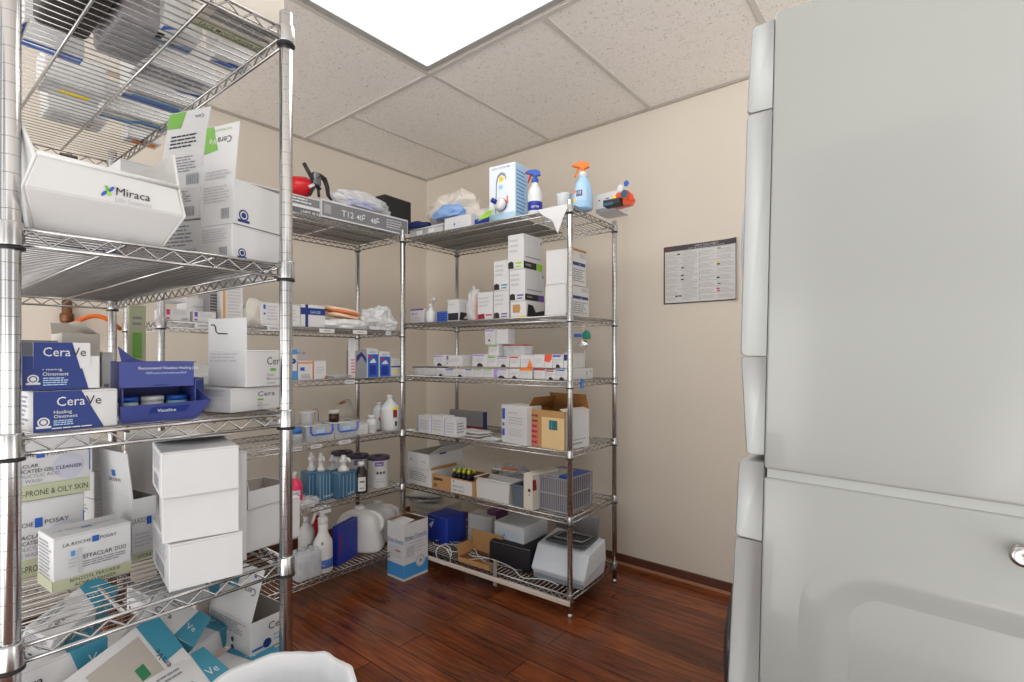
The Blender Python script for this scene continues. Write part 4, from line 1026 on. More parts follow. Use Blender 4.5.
def tub(label, loc, rot, h, r, specs=(), group=None):
    t = thing('wipes_tub', label, 'wipes tub', loc, rot, group)
    mb = MB(); mb.lathe([(r*.93,0),(r*.95,.003),(r,h*.80),(r*1.02,h*.81),(r*1.02,h*.84)], PLW, 32); mb.build('tub_body', t)
    mb = MB(); lid = mat('plum_lid', srgb(58, 44, 70), .4)
    mb.lathe([(r*1.04,h*.83),(r*1.06,h*.835),(r*1.06,h*.91),(r*1.0,h*.935),(r*.9,h*.94)], lid, 32)
    mb.lathe([(r*.35,h*.94),(r*.35,h*.965),(r*.28,h*.975)], lid, 16, (0,-r*.1,0))
    mb.build('lid', t)
    if specs:
        mb = MB()
        for sp in specs: cyl_text(mb, sp, r*1.005, h)
        mb.build('printed_label', t)
    return t
def refill(label, loc, rot, h, w, d, group):
    """square clear-blue soap cartridge with a white pump on top"""
    t = thing('soap_refill', label, 'soap refill', loc, rot, group)
    m = MATS.get('blue_soap') or mat('blue_soap', srgb(92, 138, 172), .12, trans=.45, noise_amt=.05, nscale=12)
    mb = MB(); hh = h*.62; mb.box(-w/2,-d/2,0,w/2,d/2,hh, m, .007)
    for x in (-.3,-.1,.1,.3): mb.box(x*w-.0025,-d/2-.0012,hh*.06,x*w+.0025,-d/2+.001,hh*.9, MATS.get('blue_soap_rib') or mat('blue_soap_rib', srgb(120,164,196), .15), 0)
    mb.build('cartridge', t)
    mb = MB(); mb.lathe([(w*.23,hh),(w*.23,hh+h*.05),(w*.15,hh+h*.08),(w*.13,hh+h*.2),(w*.19,hh+h*.22),(w*.19,hh+h*.27),(w*.11,hh+h*.31),(w*.09,hh+h*.38)], PLW, 16)
    mb.tube([(0,-w*.05,hh+h*.30),(0,-w*.30,hh+h*.30),(0,-w*.38,hh+h*.22)], w*.06, PLW, 8); mb.build('pump', t)
    mb = MB(); prints(mb, [('t','front',.45,.12,.14,'purell',WHITE,'l',0,True)], lambda f: frame(f, w, d+.004, hh)); mb.build('printed_label', t)
    return t
def handled_bin(label, loc, rot, w, d, h):
    t = thing('clear_bin', label, 'storage bin', loc, rot, 'clear bins with blue handles')
    mb = MB(); b = .88
    o = [(-w/2*b,-d/2*b,0),(w/2*b,-d/2*b,0),(w/2*b,d/2*b,0),(-w/2*b,d/2*b,0),(-w/2,-d/2,h),(w/2,-d/2,h),(w/2,d/2,h),(-w/2,d/2,h)]
    mb.add(o, [(0,3,2,1),(0,1,5,4),(1,2,6,5),(2,3,7,6),(3,0,4,7)], CLEARP); mb.tube([o[4],o[5],o[6],o[7],o[4]], .0025, PLT, 6); mb.build('bin_body', t)
    mb = MB(); y = -d/2-.004
    mb.tube([(-w*.36,y+.002,h*.98),(-w*.38,y,h*.62),(-w*.30,y,h*.42),(w*.30,y,h*.42),(w*.38,y,h*.62),(w*.36,y+.002,h*.98)], .0042, MATS.get('blue_handle') or mat('blue_handle', srgb(44,92,196), .35), 8); mb.build('handle', t)
    mb = MB(); mb.box(-w*.20,-d/2-.002,h*.5,w*.10,-d/2-.0005,h*.75, PALEB); mb.build('label', t)
    return t
def rail_tag(U, zi, px, wid, label, txt='SUPPLIES'):
    p = U.at(px, -.0095); mb = MB(); mb.box(-wid/2,-.0005,-.026,wid/2,.0005,-.006, WHITE)
    mb.text(txt, .010, INK, Matrix.Translation((0,-.001,-.019)) @ Matrix(((1,0,0,0),(0,0,-1,0),(0,1,0,0),(0,0,0,1))), 'c', squash=min(1, wid*.85/(text_mesh(txt)[2]*.010)))
    tag(mb.build('shelf_tag', None, (p.x, p.y, U.z[zi]), U.rot), label, 'shelf tag', 'white paper tags on the shelf rails')

# ================================================================ left-wall unit
A = UA
T12 = [('r','front',.01,.08,.99,.90,mat('tube_box_grey', srgb(116,116,120),.6)), ('r','front',.03,.25,.10,.75,GREYC), ('t','front',.21,.28,.5,'T12',WHITE,'l',0,True), ('t','front',.37,.28,.44,'40',WHITE,'l',0,True), ('l','front',.44,.35,.48,.7,2,WHITE), ('t','front',.53,.28,.44,'48',WHITE,'l',0,True), ('l','front',.60,.35,.64,.7,2,WHITE), ('l','front',.72,.2,.93,.8,4,LTEXT), ('r','top',.02,.1,.98,.9,GREYC)]
o, zt12 = goods(A, 'tube_lamp_carton', 'long grey-labelled lamp tube carton reaching the corner post, top of the left unit', 0, 321, 408, 0, .022, 198, T12, side='L', depth=.11, lift=.014)
goods(A, 'tube_lamp_carton', 'grey-labelled lamp carton touching the near chrome post, top of the left unit', 0, 236, 320.4, 0, .022, 179, [('r','front',.02,.52,.99,.94,MATS['tube_box_grey']), ('r','front',.02,.06,.99,.36,DGREY), ('l','front',.5,.6,.9,.9,2,WHITE), ('t','front',.74,.12,.2,'LAMPS 48 IN',WHITE,'l',0,True), ('r','top',.02,.1,.98,.9,LTEXT)], side='L', depth=.11)
# red can with white disc
p = ppos(A, 299, .10, z=zt12+.0015)
t = thing('red_can', 'bright red rounded can lying on the grey lamp cartons', 'can', p, A.rot)
mb = MB(); mb.lathe([(.02,-.07),(.042,-.06),(.05,-.03),(.05,.03),(.042,.05),(.028,.062),(.02,.066)], mat('glossy_red', srgb(200,26,36), .3), 24, M=Matrix.Translation((0,0,.05)) @ Matrix.Rotation(R(78),4,'Y')); mb.build('can_body', t)
mb = MB(); mb.lathe([(.018,.062),(.018,.072),(.006,.074)], PLT, 18, M=Matrix.Translation((0,0,.05)) @ Matrix.Rotation(R(78),4,'Y')); mb.build('white_disc', t)
# black clamp-like pump handle
p = ppos(A, 318, .05, z=zt12+.0015)
t = thing('hand_clamp', 'black plastic hand clamp standing next to the red can', 'clamp', p, A.rot)
blk = mat('black_plastic', srgb(30,30,32), .35)
mb = MB(); mb.tube([(-.075,0,.155),(-.05,0,.12),(-.018,0,.075),(.01,0,.045)], [.009,.010,.012,.011], blk, 8); mb.build('upper_handle', t)
mb = MB(); mb.tube([(-.02,0,.09),(.01,0,.115),(.035,0,.105),(.05,0,.07),(.055,0,.03),(.075,0,.008)], [.012,.014,.013,.011,.009,.006], blk, 8); mb.build('lower_handle', t)
mb = MB(); mb.box(-.03,-.012,.062,.012,.012,.125, mat('grey_metal_jaw', srgb(110,112,116), .35, .7), .006)
mb.tube([(-.01,0,.07),(-.03,0,.035),(-.045,0,.008)], .007, blk, 8); mb.tube([(.0,0,.06),(.005,0,.01)], .007, blk, 8); mb.tube([(-.025,-.004,.06),(-.05,-.004,.045)], .008, PLW, 8); mb.build('jaw', t)
p = ppos(A, 362, .055, z=zt12+.0015)
pack('clear_bag', 'clear plastic bag with a blue item inside, on the lamp tube carton', 'plastic bag', p, A.rot, .165, .052, .055, film('bag_film', (.86,.88,.92), .42), 21, .28, 2.6, 4, sharp=True)
p = ppos(A, 362, .055, z=zt12+.012)
pack('blue_mask', 'crumpled blue and dark item inside the clear bag', 'mask', p, A.rot, .085, .022, .026, mat('violet_blue_cloth', srgb(84,92,176), .7, noise_amt=.4, nscale=40), 5, .3, 3)
goods(A, 'black_box', 'plain black box at the corner end of the lamp tube carton', 0, 385, 411, 374, .04, 194, [], side='L', m=BLACK, z=zt12, rot=4, depth=.09)
# second level
BX = lambda c: [('r','front',.06,.48,.20,.92,c), ('r','front',.06,.12,.18,.26,c), ('l','front',.3,.5,.9,.85,3,LTEXT), ('b','front',.66,.08,.9,.28,GTEXT)]
z2 = 1
goods(A, 'small_carton', 'white carton with a red square, second level of the left unit', 1, 165, 190, 0, .02, 308, BX(PINK), side='L', depth=.12)
goods(A, 'small_carton', 'white carton with a violet square, second level of the left unit', 1, 193, 216, 0, .02, 311, BX(PURPLE), side='L', depth=.12)
goods(A, 'small_carton', 'blank white carton lying above the red-square carton', 1, 165, 186, 0, .03, 297, [('l','front',.1,.1,.9,.4,2,LTEXT)], side='L', depth=.12, z=A.z[1]+(355-308)*0+.075)
goods(A, 'small_carton', 'pale carton with grey lettering behind the violet-square carton', 1, 187, 206, 0, .16, 297, [('t','front',.3,.6,.12,'MEDLINE',GTEXT), ('l','front',.3,.3,.8,.5,2,LTEXT)], side='L', depth=.12)
goods(A, 'small_carton', 'grey-sided printed carton left of the orange-striped carton', 1, 209, 220, 0, .10, 290, [('l','front',.1,.1,.9,.9,9,INK)], side='L', depth=.12, m=GREYC)
goods(A, 'small_carton', 'tall white carton with a vertical orange stripe', 1, 221, 243, 0, .06, 284, [('r','front',.08,0,.20,1,mat('amber_print', srgb(214,160,92), .5)), ('l','front',.3,.1,.95,.95,10,LTEXT)], side='L', depth=.08)
p = ppos(A, 253, .07, 1); pack('folded_bag', 'cream paper pouch with folded top between two white cartons', 'pouch', p, A.rot, .047, .03, .075, mat('cream_paper', srgb(204,199,191), .6, bump=.4, bscale=60), 31, .2, 2)
goods(A, 'small_carton', 'white carton with two blue dots, just left of the near chrome post', 1, 261, 280, 0, .03, 302, [('r','front',.12,.7,.24,.9,BLUE), ('o','front',.18,.5,.05,BLUE), ('l','front',.3,.2,.9,.9,5,LTEXT)], side='L', depth=.10)
goods(A, 'small_carton', 'narrow white carton just right of the near chrome post', 1, 284, 300, 0, .03, 304, [('l','front',.1,.2,.9,.8,4,LTEXT)], side='L', depth=.10)
goods(A, 'bandage_carton', 'white carton with a bold blue cross print', 1, 300.6, 325, 0, .03, 304, [('r','front',0,.55,1,.86,NAVY), ('r','front',.18,0,.30,1,NAVY), ('t','front',.38,.62,.16,'GAUZE',PALEB,'l',0,True), ('r','top',.1,.1,.9,.9,NAVY)], side='L', depth=.09, rot=2)
p = ppos(A, 342, .07, z=A.z[1]+.058)
t = thing('peach_pouches', 'peach and orange pouches stacked beside the blue cross carton', 'pouch', p, A.rot)
for i, (c, dz) in enumerate(((mat('peach_paper', srgb(236,200,170), .6), .028), (mat('deep_orange_edge', srgb(226,130,70), .6), .020), (MATS['peach_paper'], 0))):
    mb = MB(); crumple(mb, .105-.01*i, .05, .014 if i != 1 else .008, c, 40+i, .16, 2, 3); mb.build('pouch', t, (0,0,dz), (0, R(7), 0))
p = ppos(A, 345, .06, 1); pack('white_wraps', 'flattened heap of white wrapped gauze under the peach pouches', 'gauze', p, A.rot, .13, .055, .032, mat('white_wrap', srgb(222,222,220), .6, bump=.5, bscale=50), 44, .3, 4)
p = ppos(A, 377, .07, 1); pack('clear_bag', 'big crumpled clear plastic bag at the right end of the second level', 'plastic bag', p, A.rot, .098, .065, .075, film('crinkled_film', (.84,.86,.88), .55), 52, .36, 2.6, 4, sharp=True)
for px, wd, nm in ((203,.06,'left of the near post'), (274,.06,'just left of the near post'), (327,.08,'under the white gauze wraps'), (360,.085,'under the big clear bag'), (388.5,.032,'small one nearest the corner post')):
    rail_tag(A, 1, px, wd, 'white shelf tag on the second level, ' + nm)
# third level
goods(A, 'small_carton', 'tall white and sky blue carton just right of the near chrome post', 2, 284, 297, 0, .03, 349.5, [('r','front',.0,0,1,.3,SKY), ('r','front',.0,.84,1,1,SKY), ('o','front',.7,.62,.09,NAVY), ('t','front',.7,.6,.08,'A',WHITE,'c')], side='L', depth=.06)
goods(A, 'small_carton', 'pale carton with dark red lettering behind the orange-edged carton', 2, 294, 306, 0, .16, 348.5, [('t','front',.1,.82,.10,'FIRST AID',MAROON,'l',0,True)], side='L', depth=.08)
goods(A, 'small_carton', 'white carton with an orange edge stripe and blue square', 2, 298, 313.4, 0, .03, 361, [('r','front',0,.86,1,.93,ORANGE), ('r','front',.93,0,1,1,ORANGE), ('r','front',.14,.48,.42,.66,BLUE), ('l','front',.2,.08,.85,.3,3,GTEXT)], side='L', depth=.08)
goods(A, 'small_carton', 'plain white carton with a tiny orange corner, third level', 2, 314, 326, 0, .03, 361, [('p','front',[(.75,0),(1,0),(1,.18)],ORANGE), ('l','front',.15,.3,.8,.7,3,LTEXT)], side='L', depth=.08)
mb = MB(); rnd = random.Random(5)
for i in range(9): mb.box(-.05,-.03,i*.002,.05,.03,i*.002+.0016, WHITE, M=Matrix.Translation((rnd.uniform(-.02,.02),rnd.uniform(-.02,.01),0)) @ Matrix.Rotation(rnd.uniform(-.4,.4),4,'Z'))
tag(mb.build('paper_packets', None, ppos(A, 339, .05, 2), A.rot), 'thin heap of flat white packets in the middle of the third level', 'packets')
goods(A, 'leaning_leaflet', 'tall white leaflet leaning beside the opened carton, third level', 2, 348.5, 356.5, 0, .045, 339, [('l','front',.3,.1,.8,.5,5,PINK)], side='L', depth=.004, rot=-6)
goods(A, 'bandage_carton', 'opened grey and blue carton with lid flaps raised', 2, 356.5, 366.5, 0, .03, 350.5, [('p','front',[(0,.55),(.5,.8),(1,.5),(1,.7),(.5,.95),(0,.8)],NAVY), ('l','front',.2,.1,.9,.4,3,GTEXT)], side='L', depth=.09, m=GREYC, open_top=True, flaps=[('back', .035, -12, (), CREAM)])
BB = [('r','front',0,0,1,.80,BLUE), ('r','front',.22,.08,.80,.42,ROYAL), ('p','front',[(.2,.5),(.85,.5),(.62,.66),(.4,.6)],WHITE), ('r','front',.15,.66,.45,.74,RED), ('t','front',.5,.84,.10,'BAND',SKY,'c',0,True), ('r','front',.0,0,.07,.80,PALEB)]
goods(A, 'bandage_carton', 'bright blue bandage carton with a taller white lid, third level', 2, 367, 378, 0, .03, 348.5, BB, side='L', depth=.06)
goods(A, 'bandage_carton', 'bright blue bandage carton beside the white and yellow one', 2, 379, 390, 0, .03, 351.5, BB, side='L', depth=.06)
goods(A, 'small_carton', 'white carton with blue stripe and yellow spot next to the corner post', 2, 391, 400.5, 0, .04, 358, [('r','front',0,.48,1,.56,NAVY), ('o','front',.5,.26,.10,YELLOW), ('l','front',.2,.6,.8,.9,2,LTEXT)], side='L', depth=.06)
rail_tag(A, 2, 350, .055, 'white shelf tag on the third level under the opened carton')
# fourth level
p = ppos(A, 295.5, .08, 3)
t = thing('handheld_scanner', 'black tilted handheld scanner near the chrome post, fourth level', 'scanner', p, A.rot)
mb = MB(); mb.box(-.02,-.012,0,.018,.012,.20, blk, .004, M=Matrix.Rotation(R(-20),4,'Y')); mb.build('handle', t)
mb = MB(); mb.box(-.03,-.016,.19,.032,.016,.225, blk, .006, M=Matrix.Rotation(R(-20),4,'Y')); mb.build('head', t)
mb = MB(); mb.box(-.006,-.014,.03,.006,-.0125,.18, PLT, 0, M=Matrix.Rotation(R(-20),4,'Y')); mb.build('pale_strip', t)
p = ppos(A, 307.5, .09, 3); mb = MB()
mb.lathe([(.024,0),(.026,.003),(.036,.135),(.038,.137),(.038,.142),(.033,.142),(.024,.006)], PLW, 20); tag(mb.build('white_cup', None, p), 'tall white plastic cup behind the left clear bin', 'cup')
p = ppos(A, 315, .16, 3); mb = MB(); mb.tube([(-.02,0,0),(-.02,0,.12),(-.008,0,.14),(.012,0,.14),(.018,0,.12),(.018,0,0)], .002, M_CHROME, 6); tag(mb.build('wire_stand', None, p, A.rot), 'thin bent wire stand beside the white cup', 'stand')
p = ppos(A, 315, .075, 3); handled_bin('clear plastic bin with blue handle, left of the two', p, A.rot, .155, .12, .078)
p = ppos(A, 341, .075, 3); handled_bin('clear plastic bin with blue handle, next to the white carton', p, A.rot, .15, .12, .078)
p = ppos(A, 296, .05, 3); bottle('blue_jar', 'small blue-based jar by the near post, fourth level', 'jar', p, 0, .07, .03, CLEARP, mat('mid_blue_plastic', srgb(50,110,190), .4), capr=.9, caph=.3)
p = ppos(A, 334, .10, z=A.z[3]+.075); bottle('brown_jar', 'small brown jar with a white lid on the clear bins', 'jar', p, 0, .062, .026, mat('amber_glass', srgb(64,40,24), .15), PLW, prof=[(.95,0),(1,.04),(1,.8),(.9,.95),(.9,1)], capr=1.0, caph=.3)
goods(A, 'small_carton', 'low plain white carton right of the clear bins', 3, 351.5, 368, 0, .03, 425, [('l','front',.1,.1,.9,.5,2,LTEXT)], side='L', depth=.14)
p = ppos(A, 347, .26, 3)
t = thing('paper_rolls', 'leaning beige paper roll against the wall post, fourth level', 'paper roll', p, A.rot)
mb = MB(); MM = Matrix.Rotation(R(-24),4,'Y'); mb.lathe([(.020,.0),(.045,.0),(.045,.145),(.020,.145),(.020,.0)], mat('beige_paper', srgb(196,188,176), .8), 24, M=Matrix.Translation((.03,0,.02)) @ MM); mb.build('roll', t)
mb = MB(); mb.lathe([(.019,.005),(.0195,.146),(.012,.147)], KRAFTD, 16, M=Matrix.Translation((.03,0,.02)) @ MM); mb.build('core', t)
p = ppos(A, 371.5, .05, 3); bottle('white_bottle', 'small white bottle with round shoulders between carton and jug', 'bottle', p, A.rot-R(35), hfrom(p, 415), .026, PLW, PLW, prof=[(.95,0),(1,.03),(1,.80),(.9,.9),(.7,.98),(.7,1)], capr=.72, caph=.2, specs=[('r',-.6,.2,.7,.6,LTEXT)])
p = ppos(A, 379, .14, 3); bottle('clear_bottle', 'frosted clear bottle half hidden behind the big white jug', 'bottle', p, A.rot, hfrom(p, 402), .034, PLT, PLT, specs=[('r',-.7,.35,-.1,.5,PINK)], capr=.42, caph=.09)
p = ppos(A, 390, .06, 3)
h_ = hfrom(p, 395); bottle('white_gallon_jug', 'big milky jug with yellow and maroon label by the corner post', 'jug', p, A.rot-R(28), h_, .052, PLT, PLW, prof=[(.93,0),(1,.03),(1,.66),(.95,.74),(.6,.86),(.33,.93),(.32,1)], capr=.34, caph=.10, specs=[('r',.05,.66,.75,.74,YELLOW), ('r',.15,.42,.65,.66,MAROON), ('r',.0,.15,.25,.4,WHITE), ('r',.35,.15,.6,.3,INK)])
for px, wd, nm in ((297,.045,'nearest the chrome post'), (316,.055,'under the left clear bin'), (345,.068,'under the right clear bin')):
    rail_tag(A, 3, px, wd, 'white shelf tag on the fourth level, ' + nm)
# fifth level
gr = 'blue soap refills on the fifth level'
rl = ['blue soap refill at the far left of the group of refills', 'blue soap refill second from the left, slightly behind', 'blue soap refill behind the front right one', 'blue soap refill at the front right with lettering']
for i, (px, bk, yt) in enumerate(((311.5,.10,452), (321,.07,453), (332,.12,455), (343.5,.035,455))):
    p = ppos(A, px, bk, 4); refill(rl[i], p, A.rot + R(6*i-6), hfrom(p, yt), .085 if i < 3 else .12, .07, gr)
p = ppos(A, 361, .03, 4); bottle('dark_bottle', 'dark brown bottle with white cap and paper label in front of the tubs', 'bottle', p, A.rot-R(35), hfrom(p, 461.5), .034, mat('dark_brown_plastic', srgb(46,36,30), .25), PLW, prof=[(.93,0),(1,.03),(1,.72),(.93,.80),(.5,.93),(.48,1)], capr=.52, caph=.14, specs=[('r',-.45,.1,.75,.62,WHITE), ('r',-.2,.42,.5,.48,INK), ('r',-.2,.18,.4,.24,GTEXT)])
TS = [('r',-.35,.66,.45,.80,PURPLE), ('t',.05,.70,.014,'wipes',WHITE), ('r',-.2,.42,-.02,.50,INK), ('r',.1,.42,.28,.50,INK), ('r',.4,.42,.58,.50,INK), ('r',-.3,.18,.6,.21,LTEXT), ('r',-.3,.26,.5,.28,LTEXT)]
p = ppos(A, 378.5, .075, 4); tub('white wipes tub with plum lid, the large one at the front right', p, A.rot-R(35), hfrom(p, 453.5), .058, TS, 'wipes tubs on the fifth level')
p = ppos(A, 358, .185, 4); tub('white wipes tub with plum lid, middle one of the three', p, A.rot-R(35), hfrom(p, 452), .056, TS, 'wipes tubs on the fifth level')
p = ppos(A, 342, .30, 4); tub('white wipes tub with plum lid, farthest left and mostly hidden', p, A.rot, hfrom(p, 449), .056, TS, 'wipes tubs on the fifth level')
p = ppos(A, 294.5, .05, 4); bottle('pink_soap_bottle', 'bright pink and orange soap bottle beside the near post', 'bottle', p, A.rot-R(35), hfrom(p, 472), .036, mat('hot_pink_plastic', srgb(226,60,104), .3), PLW, capr=.3, caph=.18, specs=[('r',-.3,.45,.9,.62,WHITE), ('r',-.5,.1,1,.25,ORANGE), ('t',.3,.5,.014,'soap',NAVY)])
p = ppos(A, 303, .05, 4); pack('clear_bag', 'low clear plastic wrap left of the blue refills', 'plastic wrap', p, A.rot, .07, .06, .025, MATS['crinkled_film'], 61, .35, 4)
# bottom level
p = ppos(A, 305.5, .045, 5)
t = thing('bottle_multipack', 'shrink-wrapped pack of small clear bottles on the lowest level', 'bottle pack', p, A.rot)
for i in range(3):
    for j in range(2):
        mb = MB(); mb.lathe([(.018,0),(.0195,.004),(.0195,.10),(.009,.12),(.009,.135)], CLEARP, 14); mb.build('clear_bottle', t, ((i-1)*.041, (j-.5)*.041, .001))
mb = MB(); mb.box(-.064,-.044,0,.064,.044,.125, MATS['bag_film'], .012); mb.build('shrink_wrap', t)
p = ppos(A, 306.5, .16, 5); bottle('white_bottle', 'white bottle standing behind the shrink-wrapped pack', 'bottle', p, A.rot, hfrom(p, 516), .04, PLW, PLW, specs=[('r',-.4,.3,.6,.55,GTEXT)])
p = ppos(A, 316, .20, 5); bottle('red_bottle', 'red bottle glimpsed behind the white spray bottle', 'bottle', p, A.rot, hfrom(p, 516), .04, MATS['glossy_red'], MATS['glossy_red'])
p = ppos(A, 323, .05, 5); spray_bottle('white spray bottle with a blue label band on the lowest level', p, A.rot - R(35), hfrom(p, 505), .046, PLW, PLW, PLW, (.10,.28,mat('label_blue', srgb(70,104,176), .45)), specs=[('t',-.0,.50,.012,'cleanser',LTEXT), ('r',-.12,.60,.12,.66,GTEXT), ('t',.0,.16,.012,'spray',WHITE)], shape=[(.92,0),(1,.03),(1,.52),(.97,.62),(.60,.76),(.48,.84),(.50,1)], hs=1.7)
goods(A, 'blue_carton', 'deep blue carton with a red arc next to the white spray bottle', 5, 338, 357.5, 332.5, .03, 527, [('p','front',[(.02,.1),(.14,.35),(.16,.6),(.06,.9),(.02,.95),(.09,.6),(.07,.35)],MAROON)], rot=22, side='L', m=ROYAL)
p = ppos(A, 361, .15, 5); jug('white plastic jug with side handle behind the blue carton', p, A.rot + R(-58), hfrom(p, 505), .25, .14, group='white jugs on the lowest level')
p = ppos(A, 379, .21, 5); jug('white plastic jug with side handle nearest the corner post', p, A.rot + R(-58), hfrom(p, 500), .25, .14, group='white jugs on the lowest level')
# white and blue box on the floor
DY = [('r','front',0,.045,1,.28,SKY), ('t','front',.04,.72,.085,'Step-Touch',NAVY,'l',0,True,1.0,.88), ('r','front',0,.695,1,.705,SKY), ('l','front',.2,.44,.9,.66,4,LTEXT), ('r','front',.1,.40,.42,.58,LTEXT), ('o','front',.68,.27,.11,LTEXT), ('o','front',.66,.27,.07,WHITE), ('o','front',.68,.27,.035,GTEXT),
      ('r','left',0,.045,1,.28,SKY), ('t','left',.04,.66,.075,'Step-Touch',NAVY,'l',0,True,1.0,.9), ('r','left',0,.64,1,.65,SKY), ('l','left',.1,.38,.9,.6,5,LTEXT), ('r','left',.5,.5,.8,.52,RED)]
gpix('floor_carton', 'white and blue carton with loose lid flaps standing on the floor', 0.0, (403.8,582), (427.8,571.5), 387.5, 525, DY, open_top=True, flaps=[('left', .075, -82), ('right', .06, -70), ('back', .05, -60, (), KRAFT)], inner=KRAFT)
# ================================================================ back-wall unit
B = UB
# ---- top level
o = None
mb = MB(); mb.box(-B.L+.02, .02, 0, -.30, B.D-.02, .0012, mat('grey_liner', srgb(150,146,142), .45, bump=.3, bscale=12))
tag(mb.build('shelf_liner', None, (B.o.x, B.o.y, B.z[0]+.0008), B.rot), 'grey plastic liner sheet lying on the top level of the back unit', 'liner')
mb = MB(); mb.box(-.35, .03, 0, -.02, A.D-.02, .001, MATS['grey_liner']); mb.box(-.8, .03, 0, -.37, A.D-.02, .001, MATS['grey_liner'])
tag(mb.build('shelf_liner', None, (A.o.x, A.o.y, A.z[0]+.0005), A.rot), 'grey plastic liner sheet under the lamp tube carton, left unit', 'liner')
mb = MB(); mb.box(-UL.L*0-.40, .02, 0, -.012, 1.14, .0012, mat('pale_grey_liner', srgb(186,184,184), .3, bump=.35, bscale=9, noise_amt=.08, nscale=10))
mb.poly([(-.36,.10,-.001),(-.24,.12,-.001),(-.23,.16,-.001),(-.34,.15,-.001)], NAVY)
tag(mb.build('shelf_liner', None, (UL.o.x, UL.o.y, UL.z[1]+.0004), UL.rot), 'glossy pale liner sheet under the hopper bin on the nearest unit', 'liner')
LZ = .0016
def bg(name, label, zi, c, f, s_, back, ytop, specs=(), **kw):
    kw.setdefault('side', 'R'); kw.setdefault('lift', .0022 if zi == 0 else .0015)
    return goods(B, name, label, zi, c, f, s_, back, ytop, specs, **kw)
def copen(label, px0, px1, back, ytop, dep, zi, z=None):
    ctr, a, w_, d_, c = B.corner(px1, back, px0, 0, 0, 'R', depth=dep)
    z0 = (B.z[zi] + .0022) if z is None else z; h = z_at(c, ytop) - z0
    t = thing('clear_tray', label, 'tray', (ctr.x, ctr.y, z0), a)
    mb = MB(); bb = .9
    o = [(-w_/2*bb,-d_/2*bb,0),(w_/2*bb,-d_/2*bb,0),(w_/2*bb,d_/2*bb,0),(-w_/2*bb,d_/2*bb,0),(-w_/2,-d_/2,h),(w_/2,-d_/2,h),(w_/2,d_/2,h),(-w_/2,d_/2,h)]
    mb.add(o, [(0,3,2,1),(0,1,5,4),(1,2,6,5),(2,3,7,6),(3,0,4,7)], CLEARP); mb.build('tray_body', t)
    return t, o, (w_, d_, h)
t, o, q = copen('clear plastic container with latch at the left corner of the top level', 409, 443, .02, 224, .16, 0)
mb = MB(); mb.tube([o[4],o[5],o[6],o[7],o[4]], .004, PLT, 6); mb.build('rim', t)
mb = MB(); mb.box(-q[0]*.25,-q[1]/2-.004,q[2]*.2,-q[0]*.1,-q[1]/2,q[2]*.75, PLT); mb.box(q[0]*.1,-q[1]/2-.004,q[2]*.2,q[0]*.25,-q[1]/2,q[2]*.75, PLT); mb.build('latch', t)
p = ppos(B, 415, .12, z=B.z[0]+.075)
pack('navy_pouch', 'dark navy folded pouch lying over the clear container', 'pouch', p, B.rot, .11, .07, .03, mat('navy_cloth', srgb(36,52,110), .6, noise_amt=.4, nscale=25), 71, .3, 2.2)
bg('glove_carton', 'white carton with blue swirl logo under the crumpled bags', 0, 471, 444.5, 0, .02, 213, [('o','front',.38,.42,.11,BLUE), ('o','front',.36,.44,.06,WHITE), ('t','front',.52,.45,.12,'gloves',SKY), ('l','front',.38,.2,.9,.3,1,PALEB)], depth=.14)
p = ppos(B, 455, .14, z=B.z[0]+.085)
pack('crumpled_bag', 'large crumpled cream plastic bag heaped above the swirl-logo carton', 'plastic bag', p, B.rot, .17, .085, .10, mat('cream_plastic', srgb(212,206,197), .45, bump=.6, bscale=26), 82, .42, 2.0, 3, sharp=True)
p = ppos(B, 449, .05, z=B.z[0]+.08)
pack('blue_bag', 'pale blue plastic bag tucked beneath the crumpled cream bag', 'plastic bag', p, B.rot, .11, .045, .048, mat('soft_blue_plastic', srgb(134,170,222), .4, bump=.5, bscale=30), 85, .3, 2.6, 3, sharp=True)
bg('flat_pack', 'flat blue packet lying behind the lime green card', 0, 492, 472, 0, .05, 216, [], depth=.12, m=ROYAL)
bg('small_carton', 'pale cream carton between the crumpled bag and the tall pump box', 0, 491, 476, 0, .09, 207, [], depth=.10, m=CREAM)
mb = MB(); mb.box(-.05,-.03,0,.05,.03,.0015, LIME, M=Matrix.Rotation(R(50),4,'X')); p = ppos(B, 486, -.02, z=B.z[0]+.03)
tag(mb.build('green_card', None, p, B.rot + R(-18)), 'bright lime green card poking out beside the tall pump box', 'card')
# tall soap dispenser box with pump window
PB = [('r','front',.02,0,.99,.13,PALEB), ('p','front',[(.22,.15),(.26,.72),(.32,.82),(.46,.87),(.60,.84),(.66,.76),(.64,.70),(.60,.78),(.46,.82),(.34,.76),(.30,.66),(.27,.15)],GTEXT),
      ('t','front',.10,.93,.05,'BODY LOTION PUMP',PURPLE,'l',0,True,1,.7), ('o','front',.46,.74,.055,YELLOW), ('t','front',.46,.73,.05,'Joy',BLUE,'c',0,True), ('o','front',.44,.60,.05,PALEB), ('t','front',.44,.585,.045,'12oz',SKY,'c'), ('p','front',[(.66,.30),(.74,.28),(.72,.44),(.67,.42)],ORANGE),
      ('l','right',.1,.1,.9,.9,12,SKY), ('r','right',0,0,1,.12,PALEB)]
ctr, a, w_, d_, c = B.corner(515.5, .03, 489.5, 527.5, 4, 'R')
z0 = B.z[0]+.0022; h_ = z_at(c, 161.5) - z0
t = thing('pump_box', 'tall pale blue boxed lotion with a round blue and white pump on its face', 'box', (ctr.x, ctr.y, z0), a)
mb = carton_mesh(w_, d_, h_, [('r','right',0,0,1,1,mat('ice_blue', srgb(176,208,236),.5)), ('r','front',0,0,1,1,mat('ice_white', srgb(222,230,238),.5))] + PB, WHITE2); mb.build('carton', t)
